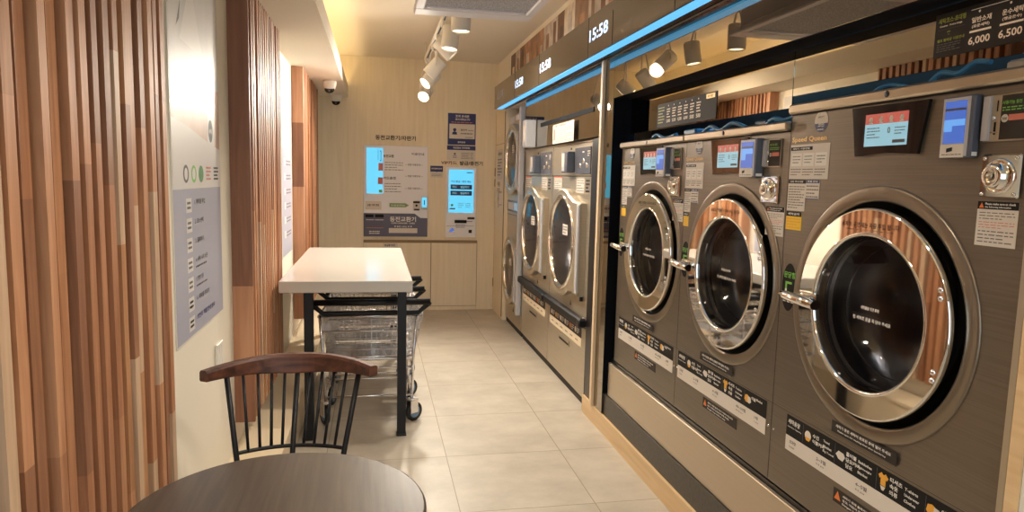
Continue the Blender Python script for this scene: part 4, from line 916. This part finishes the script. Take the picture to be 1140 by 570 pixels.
# ------------------------------------------------------------------ laundry carts
def cart():
    ox, oy = -.02, 3.95
    t = thing('laundry_cart', 'chrome wire laundry cart under the white table, nearest of three', 'cart', (ox, oy, 0), 'chrome wire laundry carts under the white table')
    o = (ox, oy, 0)
    f = Frame((ox, oy, 0), (1,0,0), (0,1,0), (0,0,1))
    b = MB(f)
    def loop(w0, y0, y1, z): return [(-w0,y0,z),(w0,y0,z),(w0-.02,y1,z),(-w0+.02,y1,z)]
    zt, zb = .635, .385; W0, W1 = .300, .245; YA, YB = .05, .40
    def corner(z):
        k = (z-zb)/(zt-zb); w = W1+(W0-W1)*k; ya = YA+.03*(1-k); yb = YB-.02*(1-k); return w, ya, yb
    for z, r in ((zt,.0075),(zt-.09,.0045),(zt-.16,.003),(zb+.045,.0045),(zb,.0075)):
        w, ya, yb = corner(z); b.tube([(-w,ya,z),(w,ya,z),(w-.02,yb,z),(-w+.02,yb,z)], r, M_CHR2, 6, closed=True)
    for i in range(19):
        k = i/18; (w, ya, yb), (w2, ya2, yb2) = corner(zt), corner(zb)
        for y_, y2_, s in ((ya,ya2,0),(yb,yb2,.02)): b.tube([((-w+s)+(2*w-2*s)*k, y_, zt), ((-w2+s)+(2*w2-2*s)*k, y2_, zb)], .0019, M_CHR2, 5)
    for i in range(1, 14):
        k = i/14; (w, ya, yb), (w2, ya2, yb2) = corner(zt), corner(zb)
        for s in (-1, 1): b.tube([(s*(w-.02*k), ya+(yb-ya)*k, zt), (s*(w2-.02*k), ya2+(yb2-ya2)*k, zb)], .0019, M_CHR2, 5)
        b.tube([(-(w2-.02*k), ya2+(yb2-ya2)*k, zb), ((w2-.02*k), ya2+(yb2-ya2)*k, zb)], .0019, M_CHR2, 5)
    for i in range(1, 12):
        x = -W1+2*W1*i/12; b.tube([(x,.08,zb),(x,.38,zb)], .0019, M_CHR2, 5)
    b.build('basket', t)
    b = MB(f); b.tube([(-.335,.0,.725),(.335,.0,.725),(.335,.006,.720),(.27,.035,.655),(-.27,.035,.655),(-.335,.006,.720)], .0155, M_BLACK, 8, closed=True); b.tube([(-.335,0,.725),(.335,0,.725)], .018, M_BLACK, 10); plabel(b.build('handle', t), 'black push handle loop')
    b = MB(f)
    for x in (-.265, .240):
        b.tube([(x*1.1,.04,.645),(x*1.02,.05,.40),(x*.98,.02,.14)], .0085, M_CHR2, 8); b.tube([(x*.95,.36,.385),(x*.95,.37,.14)], .0085, M_CHR2, 8)
        b.tube([(x*.98,.02,.165),(x*.95,.37,.165)], .007, M_CHR2, 8)
        b.tube([(x*1.0,.03,.33),(x*.95,.37,.33)], .006, M_CHR2, 8)
    for z, y in ((.165,.02),(.165,.37),(.325,.05),(.375,.35)): b.tube([(-.26,y,z),(.235,y,z)], .0075, M_CHR2, 8)
    b.box(-.24, .225,   .07, .38, .372, .378, M_CHR2)
    b.build('frame', t)
    for x in (-.262, .238):
        for y in (.02, .36):
            xx = x*(.98 if y < .1 else .95); a = math.radians({(.238,.02):-52, (-.262,.02):25, (.238,.36):40}.get((x,y), -15))
            cx_, sx_ = math.cos(a), math.sin(a); f = Frame((ox+xx, oy+y, 0), (cx_,sx_,0), (-sx_,cx_,0), (0,0,1)); b = MB(f); g = f
            b.box(-.022, -.017, -.02, .035, .055, .135, M_CHR2); b.box(.017, .022, -.02, .035, .055, .135, M_CHR2); b.box(-.022, .022, -.02, .035, .130, .142, M_CHR2)
            cs = b.build('caster_fork', t)
            f2 = Frame(g(-.013, .02, .058), g.v, (0,0,1), g.u)
            b = MB(f2); b.lathe(0, 0, [(0,0),(.034,0),(.036,.001),(.054,.001),(.058,.006),(.058,.020),(.054,.025),(.036,.025),(.034,.026),(0,.026)], [M_WHEEL,M_WHEEL,M_RUB,M_RUB,M_RUB,M_RUB,M_RUB,M_WHEEL,M_WHEEL], 28)
            b.build('wheel', cs)
    return t
c0 = cart()
for i, (dy, l) in enumerate(((.46,'chrome wire laundry cart under the white table, middle of three'),(.92,'chrome wire laundry cart under the white table, closest to the back wall'))):
    c = copy_tree(c0); c.location = (c0.location.x+.01*i, c0.location.y+dy, 0); c['label'] = l

# ------------------------------------------------------------------ chair and round table
t = thing('dining_chair', 'walnut and black metal spindle back chair behind the dark round table', 'chair', (-.25, 2.0, 0))
N_ = 25
def arc(s, w, ye, yc, z): return (-.252+s*w, ye+(yc-ye)*(1-s*s), z)
b = MB(); vs = []; 
for i in range(N_):
    s = -1+2*i/(N_-1); a = abs(s); x = -.252+s*.2475; y = 2.115+.17*(1-a**2.4)
    zt = .863-.004*a; zb_ = .802+.026*a**1.5
    th = .012
    ty = Vector((1, .17*(-2.4*math.copysign(a**1.4, s))/.2475, 0)).normalized(); nrm = Vector((-ty.y, ty.x, 0))
    for zz, off in ((zb_, -th),(zb_+.004,-th-.002),(zt-.008,-th-.001),(zt,-th+.004),(zt,th+.0),(zt-.006,th+.004),(zb_+.004,th+.003),(zb_,th)):
        p = Vector((x, y+ (zz-.83)*.25, zz)) + nrm*off; vs.append(tuple(p))
fs = [tuple(range(8))] + [tuple((N_-1)*8+7-j for j in range(8))]
for i in range(N_-1):
    for j in range(8): k = (j+1) % 8; fs.append((8*i+j, 8*i+8+j, 8*i+8+k, 8*i+k))
b.add(vs, fs, M_WALN); cr = b.build('crest_rail', t); plabel(cr, 'curved walnut crest rail')
tops = [-.95+.19*i for i in range(11)]
for i in range(11):
    s = (-1+.2*i); r = .0085 if i in (0,5,10) else .0048
    b = MB(); p1 = arc(s, .198, 2.135, 2.272, .803); p0 = arc(s, .160, 2.112, 2.160, .600)
    p1 = (p1[0]+.004, 2.115+.17*(1-abs((p1[0]+.248)/.2475)**2.4)-.006, .806+.014*abs(s)**1.5)
    if r > .008:
        e = Vector(p0)+(Vector(p0)-Vector(p1))*.58; b.tube([p1, p0, tuple(e)], r, M_BLACK, 10)
    else: b.tube([p1, p0], r, M_BLACK, 8)
    b.build('spindle', t)
b = MB(); b.tube([arc(-1+.1*i, .166, 2.112, 2.160, .600) for i in range(21)], .0065, M_BLACK, 8); b.build('back_rail', t)
b = MB(); pts = []
for i in range(40):
    a = 2*PI*i/40; ca, sa = math.cos(a), math.sin(a)
    pts.append((-.25+.205*math.copysign(abs(ca)**.75, ca), 1.955+.185*math.copysign(abs(sa)**.75, sa)))
b.prism(pts, .440, .468, M_WALN); b.build('seat', t)
b = MB(); b.tube([(p[0]*.9-.025, 1.955+(p[1]-1.955)*.9, .432) for p in pts], .009, M_BLACK, 8, closed=True); b.build('seat_frame', t)
for x, y, x2, y2 in ((-.39,2.10,-.41,2.15),(-.11,2.10,-.07,2.15),(-.39,1.82,-.40,1.77),(-.11,1.82,-.075,1.77)):
    b = MB(); b.tube([(x,y,.436),(x2 if x2 > -.39 else -.392,y2,.0)], [.011,.008], M_BLACK, 10); b.build('leg', t)
t = thing('round_table', 'dark brown round cafe table at the bottom of the photo', 'table', (-.20, 1.445, 0))
f = Frame((-.20, 1.445, 0), (1,0,0), (0,1,0), (0,0,1))
b = MB(f); b.lathe(0, 0, [(0,.712),(.303,.712),(.309,.715),(.312,.722),(.312,.734),(.309,.739),(.306,.740)], M_DTOP, 96); b.disc(0, 0, .306, .740, M_DTOP, 96); b.build('tabletop', t)
b = MB(f); b.lathe(0, 0, [(.028,.02),(.028,.70),(.14,.706),(.14,.7115)], M_BLACK, 32); b.build('pedestal', t)
b = MB(f); b.lathe(0, 0, [(0,.024),(.03,.024),(.185,.012),(.19,.006),(.19,0),(0,0)], M_BLACK, 48); b.build('base', t)

# ------------------------------------------------------------------ light from outside, world, camera
w = bpy.data.worlds.new('World'); SC.world = w; w.use_nodes = True
bg = w.node_tree.nodes['Background']; bg.inputs[0].default_value = (.86, .93, 1.0, 1); bg.inputs[1].default_value = 2.2
pl = bpy.data.lights.new('window_portal', 'AREA'); pl.shape = 'RECTANGLE'; pl.size = 2.1; pl.size_y = 2.3; pl.cycles.is_portal = True
o = bpy.data.objects.new('window_portal', pl); COL.objects.link(o); o.location = (.44, Y0-.055, 1.28); o.rotation_euler = (math.radians(90), 0, 0)

yaw, pitch, roll, F = .1993, .1127, .0241, 760.61
cy, sy = math.cos(yaw), math.sin(yaw)
fw = Vector((sy*math.cos(pitch), cy*math.cos(pitch), -math.sin(pitch))); r0 = Vector((cy, -sy, 0)); u0 = r0.cross(fw)
R_ = r0*math.cos(roll)+u0*math.sin(roll); U_ = u0*math.cos(roll)-r0*math.sin(roll)
cam = bpy.data.cameras.new('camera'); cam.sensor_width = 36; cam.sensor_fit = 'HORIZONTAL'; cam.lens = F*36/1140; cam.clip_start = .05
co = bpy.data.objects.new('camera', cam); COL.objects.link(co)
co.matrix_world = Matrix(((R_.x, U_.x, -fw.x, 0), (R_.y, U_.y, -fw.y, 0), (R_.z, U_.z, -fw.z, 1.45), (0,0,0,1)))
SC.camera = co
for o in bpy.data.objects:
    if '_o' in o: del o['_o']
SC.view_settings.view_transform = 'Standard'; SC.view_settings.look = 'None'; SC.view_settings.gamma = 1; SC.view_settings.exposure = 0.80
SC.view_settings.use_curve_mapping = False
SC.cycles.max_bounces = 10; SC.cycles.transparent_max_bounces = 12
